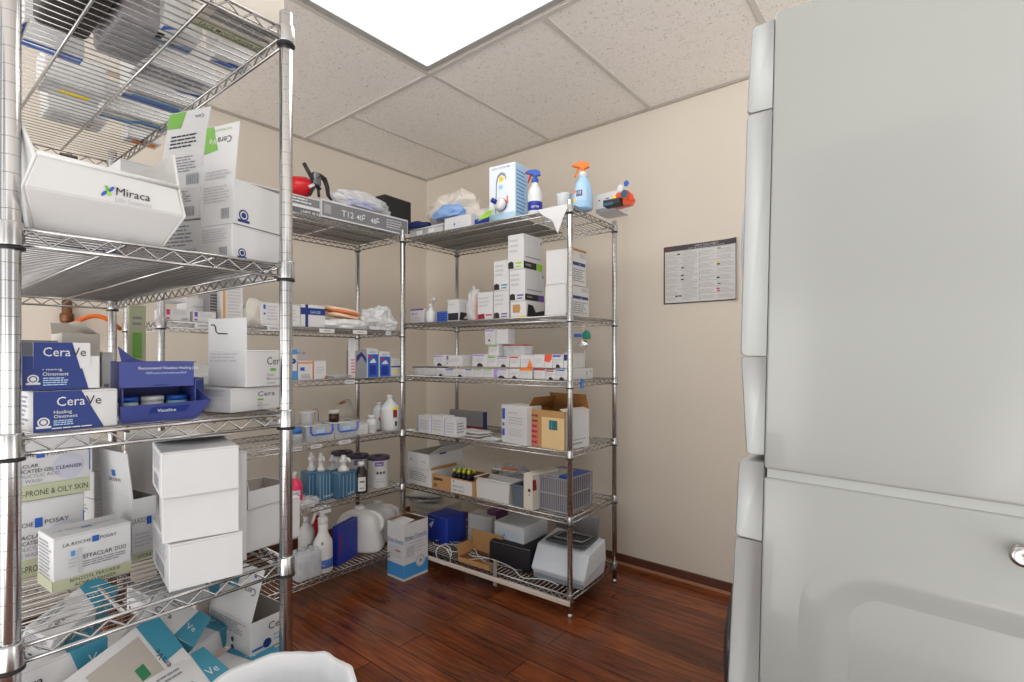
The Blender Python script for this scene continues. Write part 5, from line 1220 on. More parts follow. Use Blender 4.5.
mb = MB(); MM = Matrix.Translation((-w_*.02,-d_/2,h_*.28)) @ Matrix.Rotation(R(90),4,'X')
mb.lathe([(.030,0),(.032,.004),(.032,.020),(.026,.030),(.0,.031)], PLW, 24, M=MM); mb.build('pump_cap', t)
mb = MB(); mb.tube([(-w_*.02-.012,-d_/2-.030,h_*.28+.008),(-w_*.02-.036,-d_/2-.034,h_*.28+.022)], [.012,.013], ROYAL, 12); mb.lathe([(.0325,.003),(.0335,.005),(.0335,.010),(.0325,.012)], ROYAL, 24, M=MM); mb.build('nozzle', t)
p = ppos(B, 535, .05, 0); spray_bottle('clear spray bottle with blue head and red trigger beside the tall pump box', p, B.rot + R(35), hfrom(p, 171), .036, PLT, mat('spray_blue', srgb(40,86,180),.35), RED, (.12,.40,ROYAL), specs=[('t',0,.2,.02,'spray',WHITE)], hs=1.15, cap=MATS['spray_blue'], shape=[(.92,0),(1,.03),(1,.62),(.85,.78),(.5,.92),(.42,1)])
t, o, q = copen('frosted clear tray behind the blue-headed spray bottle', 541, 561, .20, 204, .10, 0)
mb = MB(); mb.lathe([(.03,0),(.036,.09),(.037,.092)], PLT, 18); p = ppos(B, 564, .10, 0); tag(mb.build('white_cup', None, p), 'small milky cup between the two spray bottles, top level', 'cup')
p = ppos(B, 583, .10, 0)
ibl = mat('ice_blue_liquid', srgb(164,204,238), .2, noise_amt=.02)
spray_bottle('pale blue spray bottle with an orange head at the top level right end', p, B.rot + R(20), hfrom(p, 163), .047, ibl, ORANGE, ORANGE, None, hs=1.25, cap=PLW,
    specs=[('r',-.7,.22,.55,.60,PALEB), ('r',-.55,.34,.1,.52,NAVY), ('t',-.2,.40,.022,'SHINE',WHITE), ('r',-.9,.18,-.55,.30,YELLOW), ('r',-.9,.44,-.6,.55,ORANGE)], shape=[(.95,0),(1,.03),(1,.45),(.86,.66),(.66,.82),(.44,.93),(.42,1)])
# hanging white paper sheet
mb = MB(); vs = []; n = 8
pts = [(-.075,0,0),(.085,0,.004),(.045,0,-.085),(.030,0,-.11)]
mb.add([(-.09,.0,.004),(.09,.0,.004),(.06,-.006,-.05),(.028,-.004,-.125),(.0,-.006,-.06),(-.05,-.004,-.03)], [(0,5,4,3,2,1)], WHITE)
mb.add([(-.09,.0,.004),(.09,.0,.004),(.10,.12,.006),(-.08,.12,.006)], [(0,1,2,3)], WHITE)
p = ppos(B, 553, -.014, z=B.z[0]+.002); tag(mb.build('paper_sheet', None, p, B.rot, solid=.0008), 'white paper sheet with a corner hanging over the front rail', 'paper')
bg('white_carton', 'white carton with small blue marks at the back right corner of the top level', 0, 618, 596, 0, .20, 190, [('r','front',.12,.62,.2,.68,NAVY), ('r','front',.45,.66,.6,.71,NAVY), ('r','front',.8,.68,.95,.72,NAVY), ('r','front',0,0,1,.22,GREYC)], depth=.12)
goods(B, 'dark_pack', 'dark teal and black wedge-shaped pack leaning against the right corner carton', 0, 620, 603, 0, .11, 197, [('r','front',0,.05,.6,.5,mat('deep_teal', srgb(36,88,116),.4))], side='R', depth=.05, m=BLACK, lift=.0022)
p = ppos(B, 623, .17, z=B.z[0]-.0)
def foil(mb):
    for i, (c_, x, z_, r_) in enumerate(((MATS['deep_teal'],.03,.04,.018),(WHITE,.01,.07,.016),(BLUE,.04,.085,.014),(YELLOW,-.02,.03,.012))):
        mb.add([(x+r_*math.cos(k*math.pi/4), -.052-.004*math.sin(k), z_+r_*math.sin(k*math.pi/4)) for k in range(8)], [tuple(range(8))], c_)
o = pack('snack_packet', 'shiny orange, red and blue foil packet jutting past the right end', 'packet', (p.x, p.y, B.z[0]+.004), B.rot, .050, .030, .042, mat('orange_foil', srgb(222,84,40), .25, noise_amt=.25, nscale=20), 91, .35, 3, 3, sharp=True, extra=foil)

# ---- second level (z 1.385)
bg('small_carton', 'small white carton with purple top edge at the left of the second level, back unit', 1, 423.5, 410.5, 0, .06, 308.5, [('r','front',0,.9,1,1,PURPLE), ('t','front',.1,.6,.2,'MASKS',PURPLE,'l',0,True), ('l','front',.1,.15,.85,.5,3,LTEXT), ('r','front',0,0,1,.06,PURPLE)], depth=.08)
p = ppos(B, 431, .07, 1)
t = thing('dropper_bottle', 'cloudy white bottle with a bent white spout on the second level', 'bottle', p, B.rot)
mb = MB(); mb.lathe([(.026,0),(.028,.004),(.028,.06),(.012,.08),(.012,.10)], PLT, 18); mb.build('bottle_body', t)
mb = MB(); mb.lathe([(.013,.09),(.013,.105),(.006,.108)], PLW, 12); mb.tube([(0,0,.10),(.008,0,.13),(.025,0,.14),(.032,0,.125)], [.007,.008,.010,.010], PLW, 8); mb.build('spout', t)
bg('blue_carton', 'small saturated blue carton left of the carton with dark pictures', 1, 448, 436.5, 0, .05, 311, [('l','front',.1,.1,.9,.9,4,NAVY)], depth=.09, m=BLUE)
DP = [('r','front',.05,.05,.95,.38,INK), ('p','right',[(.0,.05),(.9,.05),(.8,.38),(.1,.42)],INK), ('p','right',[(.3,.12),(.6,.12),(.5,.3)],WHITE), ('l','front',.1,.7,.7,.85,1,LTEXT)]
bg('glove_carton', 'white carton with dark pictures along its base, second level', 1, 459, 447.5, 473, .05, 299, DP)
p = ppos(B, 475, .09, 1); pack('clear_bag', 'clear bag with an orange strip between two white glove cartons', 'plastic bag', p, B.rot, .035, .05, .115, MATS['bag_film'], 95, .2, 2.5)
bg('orange_strip', 'thin orange card inside the clear bag on the second level', 1, 477, 474, 0, .08, 297, [], depth=.05, m=ORANGE)
def GL(col_):
    return [('p','front',[(.02,.03),(.38,.03),(.36,.20),(.2,.24),(.02,.2)],INK), ('r','front',.5,.15,.9,.20,col_), ('r','front',.5,.06,.85,.10,col_), ('l','front',.1,.45,.7,.9,3,LTEXT),
            ('r','right',0,.02,.68,.22,BLACK), ('r','right',.68,.02,1,.22,col_), ('t','right',.1,.10,.08,'NITRILE',WHITE,'l',0,True), ('l','right',.1,.32,.9,.38,1,GTEXT), ('r','right',.1,.34,.9,.37,GTEXT), ('r','right',.9,.80,.95,.88,INK), ('t','right',.58,.84,.05,'gloves',GTEXT)]
GP = [('p','front',[(.03,.03),(.5,.03),(.45,.22),(.03,.2)],MAROON), ('r','front',.55,.14,.95,.19,RED), ('l','front',.1,.45,.8,.85,3,LTEXT)]
bg('glove_carton', 'white glove carton with a pink picture corner, lone one of the row', 1, 492.5, 477.5, 0, .05, 291.5, GP, depth=.10)
o, zt = bg('glove_carton', 'white glove carton with violet print, bottom of the two-high column', 1, 509, 493.8, 0, .05, 290, GL(PURPLE)[:4], depth=.10)
bg('glove_carton', 'white glove carton with teal print, top of the two-high column', 1, 509, 493.8, 0, .05, 259.5, GL(TEAL)[:4], z=zt, depth=.10)
BT = [('p','front',[(.15,.3),(.6,.3),(.65,.6),(.6,.8),(.15,.8)],KRAFT), ('r','front',.6,.0,.95,.12,YELLOW), ('p','right',[(.05,.05),(.95,.05),(.95,.5),(.75,.45),(.5,.35),(.35,.75),(.1,.8)],BLACK)]
o, zt = bg('glove_carton', 'white glove carton with black cut-out picture, bottom of the three-high column', 1, 526, 510.5, 545, .03, 300.5, BT)
o, zt = bg('glove_carton', 'white glove carton with violet end stripe, middle of the three-high column', 1, 525, 509.5, 544, .03, 268.5, GL(PURPLE), z=zt)
bg('glove_carton', 'white glove carton with lime end stripe, top of the three-high column', 1, 523.5, 508, 542, .03, 233, GL(LIME), z=zt)
AZ = [('t','right',.1,.78,.12,'A-Z',INK,'l',0,True), ('r','right',.05,.58,.95,.68,NAVY), ('t','right',.6,.6,.07,'100',WHITE,'l',0,True), ('l','right',.05,.1,.95,.5,6,GTEXT), ('r','right',.65,.82,.95,.96,LTEXT), ('r','right',.0,.02,.06,.08,INK)]
o, zt = bg('large_white_carton', 'large plain white carton with blue side stripe, lower of the pair by the front post', 1, 566, 545, 589, .05, 283.5, AZ)
bg('large_white_carton', 'large plain white carton with blue side stripe, upper of the pair by the front post', 1, 567, 546, 586, .05, 248, AZ, z=zt, flaps=[('right', .012, 20, (), KRAFT)])

# ---- third level (z 1.080): many small cartons
def SC(stripe, hole=False, tx=True):
    s_ = [('r','front',.05,.82,.8,.95,stripe)] if stripe else []
    if tx: s_.append(('l','front',.1,.35,.85,.7,3,LTEXT))
    if hole: s_.append(('p','front',[(.3,.0),(.36,.22),(.5,.30),(.68,.2),(.75,.0)],INK))
    return s_
zi = 2
t, o, q = copen('shallow clear tray with a dark rim at the left of the third level', 412.5, 436, .04, 367.5, .10, 2)
mb = MB(); mb.tube([o[4],o[5],o[6],o[7],o[4]], .003, DGREY, 6); mb.build('rim', t)
bg('small_carton', 'white carton with torn open front beside the shallow clear tray', 2, 445, 436.3, 0, .04, 368, SC(None, True), depth=.07)
row = [(455,445.3,369,SC(BLUE,False),'blue-striped white carton right of the torn one, lower row'), (464.5,455.3,369,SC(None,True),'white carton with dark finger hole, lower row left'), (473,464.8,369,SC(BLUE),'second blue-striped white carton of the lower row'),
       (483,473.3,369,SC(GREEN),'green-striped white carton, left one of the lower row'), (493.5,483.6,369,SC(GREEN),'green-striped white carton, right one of the lower row'),
       (508.5,494,369,[('p','front',[(0,0),(.3,0),(.2,.5),(.3,1),(0,1)],LILAC)]+SC(LILAC,True),'lilac-edged crumpled white carton, lower row'), (519.5,509,369,SC(None,True),'white carton with dark jagged mouth, lower row centre'),
       (532,520,368,[('r','front',0,.75,1,1,ORANGE)]+SC(None),'orange-topped white carton, lower row'), (545,534,369,[('r','front',0,.85,1,1,RED)]+SC(None),'red-topped white carton, lower row'),
       (555.5,545.5,370,SC(RED,True),'white carton with red stripe and dark hole, lower row'), (567,556,369,SC(BLUE,True),'white carton with blue top stripe next to the front post, lower row')]
tops = {}
for c_, f_, yt, sp, lb in row:
    if c_ < 500: o, tops[c_] = bg('small_carton', lb, 2, c_, f_, 0, .04, yt, sp, depth=.09)
    else: o, tops[c_] = bg('small_carton', lb, 2, c_, f_, 0, .04, yt, sp, depth=.09)
zr = max(tops.values()) + .0005
o, zl_ = bg('long_carton', 'long blank white carton behind the front post, lower of the two', 2, 569.5, 567.8, 593, .05, 369, [('r','right',.7,.4,.74,.75,GTEXT), ('l','right',.85,.6,.95,.8,1,GTEXT)])
row2 = [(445,433.5,355,SC(LILAC,True),'tilted lilac-striped carton at the left of the upper row',-6), (462,445.5,355,[('r','front',.08,.5,.18,.9,PURPLE), ('r','front',.08,.22,.16,.34,GTEXT)]+SC(None),'white carton with a violet bar, upper row left',0),
        (487,472.5,354,SC(LILAC,True),'tilted lilac-striped carton right of the gap, upper row',-4), (497,487.4,356,SC(GREEN),'green-striped white carton in the upper row',0), (509,497.4,357,SC(LILAC,True),'tilted lilac-striped carton in the middle, upper row',-4),
        (520,509.5,356,SC(RED),'red-striped white carton in the upper row',0), (533.5,520.5,355,[('p','front',[(.5,.0),(.95,.0),(.72,.75)],ORANGE)]+SC(None),'white carton with an orange triangle, upper row',0),
        (544,534,354.5,SC(None),'plain white carton left of the orange-red spot carton, upper row',0), (552,544.3,354.5,[('p','front',[(0,.5),(.1,1),(1,1),(.95,.6),(.6,.4)],mat('vermilion', srgb(224,84,52),.45))],'white carton with a big orange-red spot, upper row',0),
        (563,552.4,354.5,SC(BLUE,True),'white carton with blue top stripe, right end of the upper row',0)]
t2 = {}
for c_, f_, yt, sp, lb, rt in row2:
    o, t2[c_] = bg('small_carton', lb, 2, c_, f_, 0, .045, yt, sp, depth=.085, z=zr)
bg('long_carton', 'long white carton with a navy bar behind the front post, upper of the two', 2, 567.5, 563.6, 585.5, .05, 353, [('r','front',.1,.5,.9,.9,NAVY), ('r','right',.88,0,.9,1,LTEXT)], z=max(zr, zl_))
zz = max(t2[497], t2[509], t2[520]) + .0005
o, za = bg('small_carton', 'green-topped carton in the third tier of small cartons', 2, 499, 488.5, 0, .05, 344.5, SC(GREEN), depth=.07, z=zz)
t, o, q = copen('clear tray with a red rim sitting on the upper row', 503, 525, .06, 345, .07, 2, z=zz)
mb = MB(); mb.tube([o[4],o[5],o[6],o[7],o[4]], .0028, RED, 6); mb.build('rim', t)
bg('small_carton', 'lilac-topped carton with a dark dot at the very top of the pile', 2, 494.5, 485, 0, .05, 329, [('r','front',.1,.84,.9,.95,LILAC), ('o','front',.45,.25,.08,INK), ('l','front',.2,.45,.8,.7,2,LTEXT)], depth=.07, z=za+.001)
bg('small_carton', 'grey-white blank carton next to the topmost lilac carton', 2, 508, 495, 0, .07, 329, [], depth=.06, z=za+.001)
# trinket hanging under the side rail
p = B.o + B.e2*.10; pz = 1.36
t = thing('hanging_trinket', 'blue, green and silver trinket hanging from the side rail', 'trinket', (p.x+.012, p.y, 1.215), B.rot)
mb = MB(); mb.tube([(.005,0,.135),(.0,0,.10),(.004,0,.075)], .0015, M_CHROME, 5); mb.build('cord', t)
mb = MB(); crumple(mb, .020, .014, .026, mat('green_gem', srgb(24,120,96),.15), 3, .1); mb.build('green_bead', t, (.018,0,.060))
mb = MB(); mb.box(-.018,-.006,-.008,.018,.006,.008, BLUE, .002); mb.build('blue_tab', t, (-.028,0,.078))
mb = MB(); crumple(mb, .026, .016, .018, mat('silver_foil', (.75,.75,.78),.25,.9), 8, .3, 3); mb.build('silver_charm', t, (.0,0,.025))
mb = MB(); mb.tube([(.004,0,.04),(.010,0,-.02),(.012,0,-.075)], .001, M_CHROME, 5); mb.build('dangling_wire', t)
mb = MB(); mb.box(-.006,-.008,-.036,.006,.006,.006, BLUE, .002); mb.box(-.010,-.010,-.034,-.004,-.006,-.006, SKY)
p = hit(580.5, B.o, B.e2); tag(mb.build('rail_clip', None, (p.x+.006, p.y, B.z[2]), B.rot+R(90)), 'small blue clip on the side rail of the third level', 'clip')

# ---- fourth level (z .758)
ZB = B.z[3]
for c_, f_, lb in (((430,434), (417.5,431.5), 'left of three small white cartons with violet edges'), ((443.5,436), (430.5,433.8), 'middle of three small white cartons with violet edges')):
    gpix('small_carton', lb, ZB, c_, f_, 0, 417 if f_[0] < 420 else 416.5, [('r','front',.02,.05,.09,.95,LILAC), ('l','front',.2,.2,.9,.8,4,LTEXT)], side='R', depth=.08)
gpix('small_carton', 'right of three small white cartons, showing two sides', ZB, (456,437.8), (444,436), 466.5, 419, [('r','front',.02,.05,.09,.95,LILAC), ('l','front',.2,.2,.9,.8,4,LTEXT), ('l','right',.1,.2,.9,.8,4,GTEXT)], side='R')
bg('grey_carton', 'long grey carton with a navy end behind the three small cartons', 3, 483, 449.5, 487, .30, 412.5, [('r','front',0,0,1,.12,MAROON), ('l','front',.1,.3,.9,.7,3,GTEXT), ('r','right',0,0,1,1,NAVY)], m=GREYC)
mb = MB(); rnd = random.Random(11)
for i in range(8): mb.box(-.075,-.05,i*.0032,.075,.05,i*.0032+.0024, WHITE, M=Matrix.Translation((rnd.uniform(-.03,.03),rnd.uniform(-.03,.03),0)) @ Matrix.Rotation(rnd.uniform(-.35,.35),4,'Z'))
p = ppos(B, 476, .10, 3); tag(mb.build('paper_packets', None, p, B.rot), 'loose heap of flat white packets between the small cartons and the tall white carton', 'packets')
mb = MB()
for i in range(4): mb.box(-.05,-.03,i*.003,.05,.03,i*.003+.0022, WHITE2, M=Matrix.Translation((rnd.uniform(-.02,.02),rnd.uniform(-.01,.01),0)) @ Matrix.Rotation(rnd.uniform(-.3,.3),4,'Z'))
p = ppos(B, 494, .04, 3); tag(mb.build('paper_packets', None, p, B.rot), 'few flat white packets touching the tall white carton', 'packets')
gpix('tall_white_carton', 'tall white carton with blue bars left of the big open kraft carton', ZB, (526.5,446.5), (501.5,441.5), 0, 407, [('r','front',.03,.62,.15,.90,BLUE), ('r','front',.05,.44,.12,.52,BLUE), ('r','front',.03,.18,.14,.36,BLUE), ('t','front',.3,.78,.07,'CRYO KITS',GTEXT), ('l','front',.3,.5,.9,.72,3,LTEXT), ('l','front',.3,.2,.9,.4,4,LTEXT)], side='R', depth=.10)
KB = [('r','front',0,.0,.32,.62,mat('salmon_print', srgb(200,112,92),.6)), ('l','front',.02,.05,.30,.9,6,MAROON), ('r','front',.40,0,1,.82,mat('buff_label', srgb(222,192,142),.6)), ('r','front',.60,.5,.82,.75,mat('dark_teal_print', srgb(40,110,110),.5)), ('r','front',.66,.53,.68,.73,SKY),
      ('r','right',.04,.0,1,1,WHITE2), ('r','right',.15,.22,.85,.24,GTEXT), ('l','right',.2,.08,.8,.18,1,GTEXT)]
gpix('open_kraft_carton', 'big open kraft carton with buff label and curled brown flaps', ZB, (564.5,451), (527.5,445), 589, 412, KB, side='R', open_top=True, m=KRAFT, inner=KRAFTD, flaps=[('left', .07, -35, (), KRAFTD), ('back', .075, -18, (), KRAFTD), ('front', .05, -112, (), KRAFT), ('right', .03, -70, (), CREAM)])

# ---- fifth level (z .455)
Z5 = B.z[4]
o, z_fb0 = gpix('file_box', 'grey-white carton under the open file box at the left, fifth level', Z5, (431,488), (407.5,481), 440, 471.5, [('l','front',.1,.2,.9,.8,5,GTEXT)], side='R', depth=.25)
o, z_fb = gpix('file_box', 'open white file box with lifted lid at the left, fifth level', z_fb0, (429,470.6), (408,466), 0, 455, [('t','front',.05,.45,.2,'100-7',INK), ('t','front',.65,.4,.2,'3-10',INK), ('r','right',.3,.9,.5,1,NAVY)], side='R', depth=.26, open_top=True, flaps=[('right', .12, 62), ('back', .05, -40)])
# kraft tray of dark bottles
gk = [('l','front',.10,.52,.36,.88,1,INK), ('t','front',.08,.56,.34,'88',INK,'l',0,True), ('t','front',.08,.16,.34,'08',INK,'l',0,True), ('r','front',.50,.05,.97,.92,WHITE), ('t','front',.54,.42,.18,'MADE IN USA',INK,'l',0,True,.9), ('t','front',.54,.16,.18,'KEEP UPRIGHT',INK,'l',0,True,.9), ('o','front',.56,.8,.06,INK), ('l','right',.1,.2,.9,.8,4,GTEXT)]
o, zk = gpix('kraft_tray', 'open kraft tray carton with printed symbols holding dark bottles', Z5, (473.5,497.5), (430.5,487.5), 0, 482, gk, side='R', open_top=True, depth=.20, m=KRAFT, inner=KRAFTD, flaps=[('left', .03, -10, (), KRAFT), ('right', .03, 30, (), KRAFTD)])
ym = mat('yellow_green_cap', srgb(196,206,50), .4); bb_ = mat('black_glass', srgb(24,24,28), .15)
cen = Vector((o.location.x, o.location.y)); rr = Matrix.Rotation(o.rotation_euler.z, 2)
proto = None; k_ = 0
for i in range(4):
    for j in range(2):
        q = cen + rr @ Vector((-.03 + i*.036, -.045 + j*.042))
        if proto is None:
            proto = bottle('small_dark_bottle', 'small black bottle with a yellow-green cap packed in the kraft tray', 'bottle', (q.x, q.y, Z5+.0045), 0, .112, .0155, bb_, ym, capr=.6, caph=.14, group='dark bottles in the kraft tray')
        else:
            c = copy_tree(proto); c.location = (q.x, q.y, Z5+.0045)
p = ppos(B, 512, .24, z=Z5+.09); 
t = thing('bagged_supplies', 'grey plastic bag of papers and tools piled behind the white bin', 'plastic bag', (p.x, p.y, Z5+.0015), B.rot)
mb = MB(); crumple(mb, .13, .08, .085, film('smoky_film', (.50,.51,.55), .6), 101, .25, 2.4, 5); mb.build('bag', t)
mb = MB(); mb.box(-.10,-.06,.095,.09,.05,.108, GREYC, .003); mb.box(-.09,-.065,.110,.06,.04,.118, WHITE, .003); mb.tube([(-.02,-.07,.125),(.08,-.06,.135)], .006, ORANGE, 6); mb.build('papers', t)
def plain_tray(name, label, c, f, s_, ytop, m, cat='tray', z=Z5, depth=None, taper=.92, th=.003, **kw):
    z0 = z + .0015; pc = on_z(c[0], c[1], z0); pf = on_z(f[0], f[1], z0); vx = pc - pf; w_ = vx.length; vx.normalize(); vy = Vector((-vx.y, vx.x))
    d_ = depth or abs((hit(s_, pc, vy) - pc).length); h = z_at(pc, ytop) - z0; ct = (pc+pf)/2 + vy*(d_/2)
    t = thing(name, label, cat, (ct.x, ct.y, z0), math.atan2(vx.y, vx.x))
    mb = MB(); a_, b_ = w_/2, d_/2; ti = th
    o_ = [(-a_*taper,-b_*taper,0),(a_*taper,-b_*taper,0),(a_*taper,b_*taper,0),(-a_*taper,b_*taper,0),(-a_,-b_,h),(a_,-b_,h),(a_,b_,h),(-a_,b_,h)]
    i_ = [(x*(1-ti/a_), y*(1-ti/b_), max(zz_, ti) if k < 4 else zz_) for k, (x, y, zz_) in enumerate(o_)]
    n = 8
    mb.add(o_ + i_, [(0,3,2,1),(0,1,5,4),(1,2,6,5),(2,3,7,6),(3,0,4,7),(8,9,10,11),(8,12,13,9),(9,13,14,10),(10,14,15,11),(11,15,12,8),(4,5,13,12),(5,6,14,13),(6,7,15,14),(7,4,12,15)], m)
    mb.build('tray_body', t)
    mb = MB(); mb.tube([(-a_-.001,-b_-.001,h),(a_+.001,-b_-.001,h),(a_+.001,b_+.001,h),(-a_-.001,b_+.001,h),(-a_-.001,-b_-.001,h)], .0035, m, 6); mb.build('rim', t)
    return t, (w_, d_, h)
plain_tray('white_bin', 'plain white plastic bin in the middle of the fifth level', (509.5,505), (475,496.5), 513, 484, PLW, 'storage bin', depth=.10)
plain_tray('grey_tray', 'small slate-coloured tray beside the white bin', (523.5,508.5), (511.5,505.5), 0, 487, mat('slate_plastic', srgb(96,108,120), .4), depth=.14)
gpix('cream_carton', 'narrow cream carton left of the slatted basket, fifth level', Z5, (532.5,511), (523.5,508.5), 0, 475, [('o','front',.65,.55,.05,INK), ('r','front',.6,.4,.7,.44,MAROON), ('p','right',[(.0,.55),(.15,.55),(.12,.85),(.0,.85)],MAROON)], depth=.20, m=CREAM, side='R')
mb = MB(); mb.box(-.14,-.07,0,.14,.07,.008, mat('grey_white_lid', srgb(196,198,198), .4), .003); p = ppos(B, 546, .16, 4); p.z = Z5+.178
# basket
def basket():
    z0 = Z5+.0015; pc = on_z(566, 515, z0); pf = on_z(534.5, 507.5, z0)
    vx = (pc-pf); w_ = vx.length; vx.normalize(); vy = Vector((-vx.y, vx.x)); d_ = abs((hit(592, pc, vy)-pc).length); h = z_at(pc, 479.5)-z0
    ct = (pc+pf)/2 + vy*(d_/2); an = math.atan2(vx.y, vx.x)
    t = thing('slatted_basket', 'grey slatted plastic basket with a pale rim near the front post', 'basket', (ct.x, ct.y, z0), an)
    g = mat('basket_grey', srgb(150,148,156), .4); mb = MB(); a_, b_ = w_/2, d_/2
    mb.box(-a_,-b_,0,a_,b_,.004, g)
    for zz_ in (0, h*.48, h-.01):
        mb.tube([(-a_,-b_,zz_+.005),(a_,-b_,zz_+.005),(a_,b_,zz_+.005),(-a_,b_,zz_+.005),(-a_,-b_,zz_+.005)], .005, g, 6)
    n = 15
    for i in range(n+1):
        x = -a_ + 2*a_*i/n
        for y in (-b_, b_): mb.box(x-.0035, y-.0015, 0, x+.0035, y+.0015, h, g)
    n = 12
    for i in range(n+1):
        y = -b_ + 2*b_*i/n
        for x in (-a_, a_): mb.box(x-.0015, y-.0035, 0, x+.0015, y+.0035, h, g)
    mb.build('basket_body', t)
    c_ = MB(); c_.box(-a_+.008,-b_+.008,.006,a_-.008,b_-.008,h*.9, mat('plum_contents', srgb(84,76,92), .7, noise_amt=.3, nscale=40), .004)
    o1 = c_.build('plum_folder_stack', None, (ct.x, ct.y, z0), an); tag(o1, 'dark plum pile filling the slatted grey basket', 'folders')
    c_ = MB(); c_.box(a_*.2,-b_*.6,0,a_-.01,b_-.01,.016, BLUE, .004)
    tag(c_.build('blue_folder', None, (ct.x, ct.y, z0+h*.9+.001), an), 'bright blue folder on top of the slatted basket', 'folder')
    c_ = MB(); c_.box(-a_*.95,-b_*.5,0,a_*.15,b_-.01,.010, MATS['grey_white_lid'], .003)
    tag(c_.build('flat_pale_sheet', None, (ct.x, ct.y, z0+h*.9+.001), an), 'flat pale grey sheet lying across the slatted basket', 'sheet')
basket()

# ---- bottom level (z .103)
Z6 = B.z[5]
bg('pale_envelope_stack', 'stack of pale envelopes at the far left of the lowest level, back unit', 5, 440, 410, 0, .22, 522, [('l','front',.1,.1,.9,.9,4,LTEXT)], depth=.2, h=.16, m=CREAM)
mb = MB(); rnd = random.Random(17)
for i in range(6): mb.box(-.10,-.07,i*.008,.10,.07,i*.008+.005, (WHITE,GREYC,PLT,DGREY,OLIVE,WHITE)[i], M=Matrix.Translation((rnd.uniform(-.04,.04),rnd.uniform(-.03,.03),0)) @ Matrix.Rotation(rnd.uniform(-.5,.5),4,'Z'))
p = ppos(B, 424, .29, z=Z6+.165); tag(mb.build('folder_pile', None, p, B.rot), 'untidy pile of grey and white folders above the pale envelopes', 'folders')
gpix('blue_case', 'royal blue lunch-bag style case with a small white mark', Z6, (447,547), (427,540), 459, 519, [('p','front',[(.12,.62),(.30,.78),(.34,.74),(.22,.5)],WHITE), ('r','front',.1,.82,.4,.84,WHITE)], side='R', m=mat('blue_nylon', srgb(34,62,170), .5, noise_amt=.1), depth=.16, bev=.012)
bg('white_stack', 'white papers and cards standing behind the kraft flap, lowest level', 5, 492, 468, 0, .26, 518, [('l','front',.1,.1,.9,.5,3,LTEXT)], depth=.1, rot=5)
gpix('kraft_open_box', 'low kraft carton with one side flap raised, lowest level', Z6, (489,571), (458,561), 0, 566, [], side='R', depth=.13, m=KRAFT, open_top=True, inner=KRAFTD, flaps=[('left', .06, 10, (), KRAFT), ('back', .12, -8, (), KRAFT)])
gpix('black_bag', 'black soft case lying under the white boxed supplies', Z6, (530,575), (488,563), 536, 550, [], side='R', m=mat('black_nylon', srgb(26,27,34), .6, bump=.4, bscale=80), depth=.26, bev=.02)
gpix('white_supply_box', 'white carton with faint blue lines resting on the black case', Z6+.115, (524,546.5), (494,538), 548, 528, [('r','front',.1,.12,.9,.15,PALEB), ('l','front',.1,.25,.9,.7,3,PALEB), ('r','front',.02,.0,.98,.04,NAVY), ('o','front',.35,.35,.05,BLUE)], side='R', m=WHITE2, depth=.22, bev=.006)
bg('purple_folder', 'dark purple folder edge behind the white supply carton', 5, 496, 487, 0, .30, 512, [], depth=.12, m=mat('dark_purple', srgb(92,48,92), .5))
def printer():
    z0 = Z6+.0015; pc = on_z(584, 592, z0); pf = on_z(531, 577, z0)
    vx = pc-pf; w_ = vx.length; vx.normalize(); vy = Vector((-vx.y, vx.x)); d_ = .25; ct = (pc+pf)/2 + vy*(d_/2); an = math.atan2(vx.y, vx.x)
    t = thing('desktop_printer', 'pale grey office machine with a dark top tray beside the front post', 'printer', (ct.x, ct.y, z0), an)
    g = mat('office_white', srgb(206,214,222), .4); a_, b_ = w_/2, d_/2
    mb = MB(); mb.add([(-a_*.9,-b_*.85,0),(a_*.9,-b_*.85,0),(a_*.92,b_,0),(-a_*.92,b_,0),(-a_,-b_,.05),(a_,-b_,.045),(a_,b_,.08),(-a_,b_,.08),(-a_*.97,-b_*.55,.155),(a_*.97,-b_*.5,.145),(a_*.97,b_,.17),(-a_*.97,b_,.18)],
        [(0,3,2,1),(0,1,5,4),(1,2,6,5),(2,3,7,6),(3,0,4,7),(4,5,9,8),(5,6,10,9),(6,7,11,10),(7,4,8,11),(8,9,10,11)], g)
    o_ = mb.build('housing', t); md = o_.modifiers.new('edge', 'BEVEL'); md.width = .006; md.segments = 3
    mb = MB(); d = mat('dark_tray', srgb(66,72,74), .4); mb.box(-a_*.75,-b_*.35,.163,a_*.75,b_*.9,.175, d, .003); mb.box(-a_*.6,-b_*.2,.1752,a_*.6,b_*.8,.178, mat('dark_tray_inner', srgb(40,44,46), .3)); mb.build('top_tray', t)
    mb = MB(); mb.tube([(-a_*.55,-b_*.1,.182),(a_*.55,-b_*.1,.182),(a_*.6,b_*.7,.182),(-a_*.5,b_*.7,.182),(-a_*.55,-b_*.1,.182)], .004, mat('grey_rail', srgb(150,156,156),.4), 6); mb.build('paper_guide', t)
    mb = MB(); mb.box(-a_*.95,-b_*.93,.0,a_*.93,-b_*.85,.04, mat('slate_grey_base', srgb(140,150,160), .4), .004); mb.build('base_panel', t)
printer()
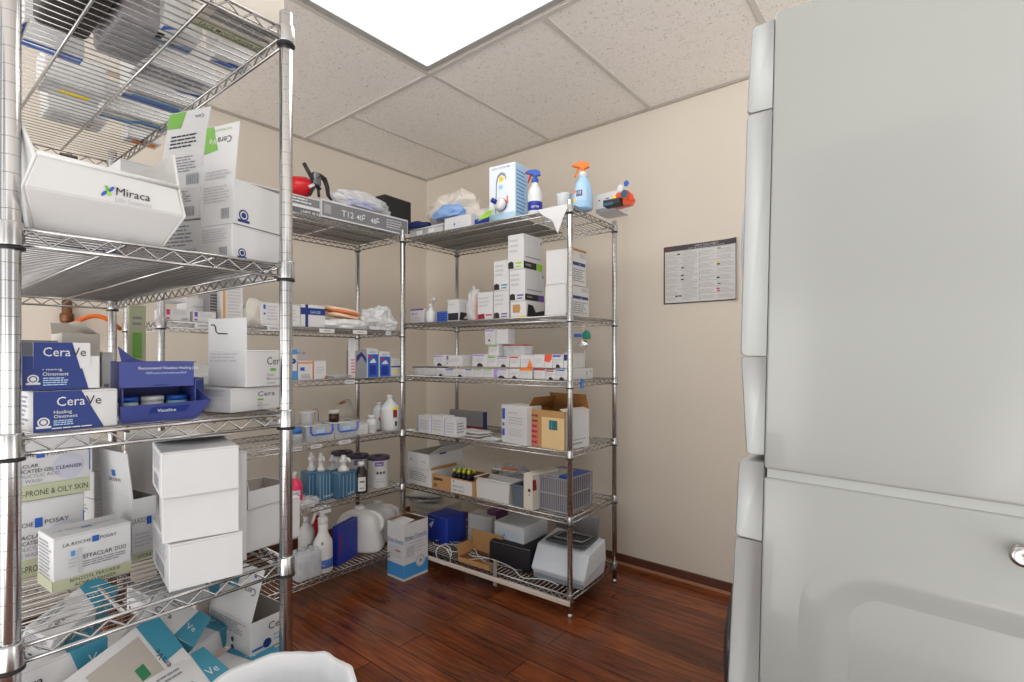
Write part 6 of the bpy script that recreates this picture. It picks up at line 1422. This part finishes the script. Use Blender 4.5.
p = ppos(B, 585, .40, 5); pack('bubble_wrap', 'clump of clear bubble wrap behind the office machine', 'bubble wrap', p, B.rot, .09, .04, .05, MATS['crinkled_film'], 111, .3, 4)
goods(B, 'grey_board', 'grey curved board leaning behind the office machine', 5, 598, 556, 0, .445, 533, [], side='R', depth=.012, m=GREYC, h=.22)
# wavy loose wires lying along the front of the lowest level
t = thing('loose_cables', 'tangle of thin white and grey cables spilling on the lowest level', 'cables', (B.o.x, B.o.y, Z6+.004), B.rot)
rnd = random.Random(23)
for i in range(11):
    mb = MB(); pts = []; ph = rnd.uniform(0, 6); y0 = .03 + .012*i; x0 = -.98 + rnd.uniform(0,.35); L0 = rnd.uniform(.35,.6)
    for k in range(26):
        u = k/25; pts.append((min(x0 + L0*u, -.03), y0 + .035*math.sin(u*7+ph) + .012*math.sin(u*17+ph), .004 + .010*(1+math.sin(u*11+ph*2)) + .002*(i % 4)))
    mb.tube(pts, .0022, (PLT, GREYC, WHITE, DGREY)[i % 4], 5); mb.build('cable', t)
mb = MB(); pts = []
for k in range(40):
    a_ = k/39*math.pi*2.3; pts.append((.048*math.cos(a_)*(1+.1*math.sin(3*a_)), .012*math.sin(a_*1.5), .055 + .055*math.sin(a_)))
mb.tube(pts, .0025, PLW, 6); p = ppos(B, 444, -.03, z=.045)
tag(mb.build('looped_cable', None, (p.x, p.y, .06), B.rot), 'white cable looped at the left front corner of the lowest level', 'cable')
mb = MB(); mb.box(-.011,-.0015,-.10,.011,.0015,.03, mat('grey_strap', srgb(150,148,148), .5), .001); p = ppos(B, 495, -.012, 5)
tag(mb.build('hanging_strap', None, (p.x, p.y, Z6+.03), B.rot), 'short grey strap hanging over the lowest front rail', 'strap')
# long white strip lying against the front edge
mb = MB(); mb.box(-.97,-.026,0,.012,-.018,.022, mat('ivory_strip', srgb(222,208,196), .45), .002)
tag(mb.build('ivory_strip', None, (B.o.x, B.o.y, Z6-.043), B.rot), 'long ivory edging strip along the front of the lowest level', 'strip')
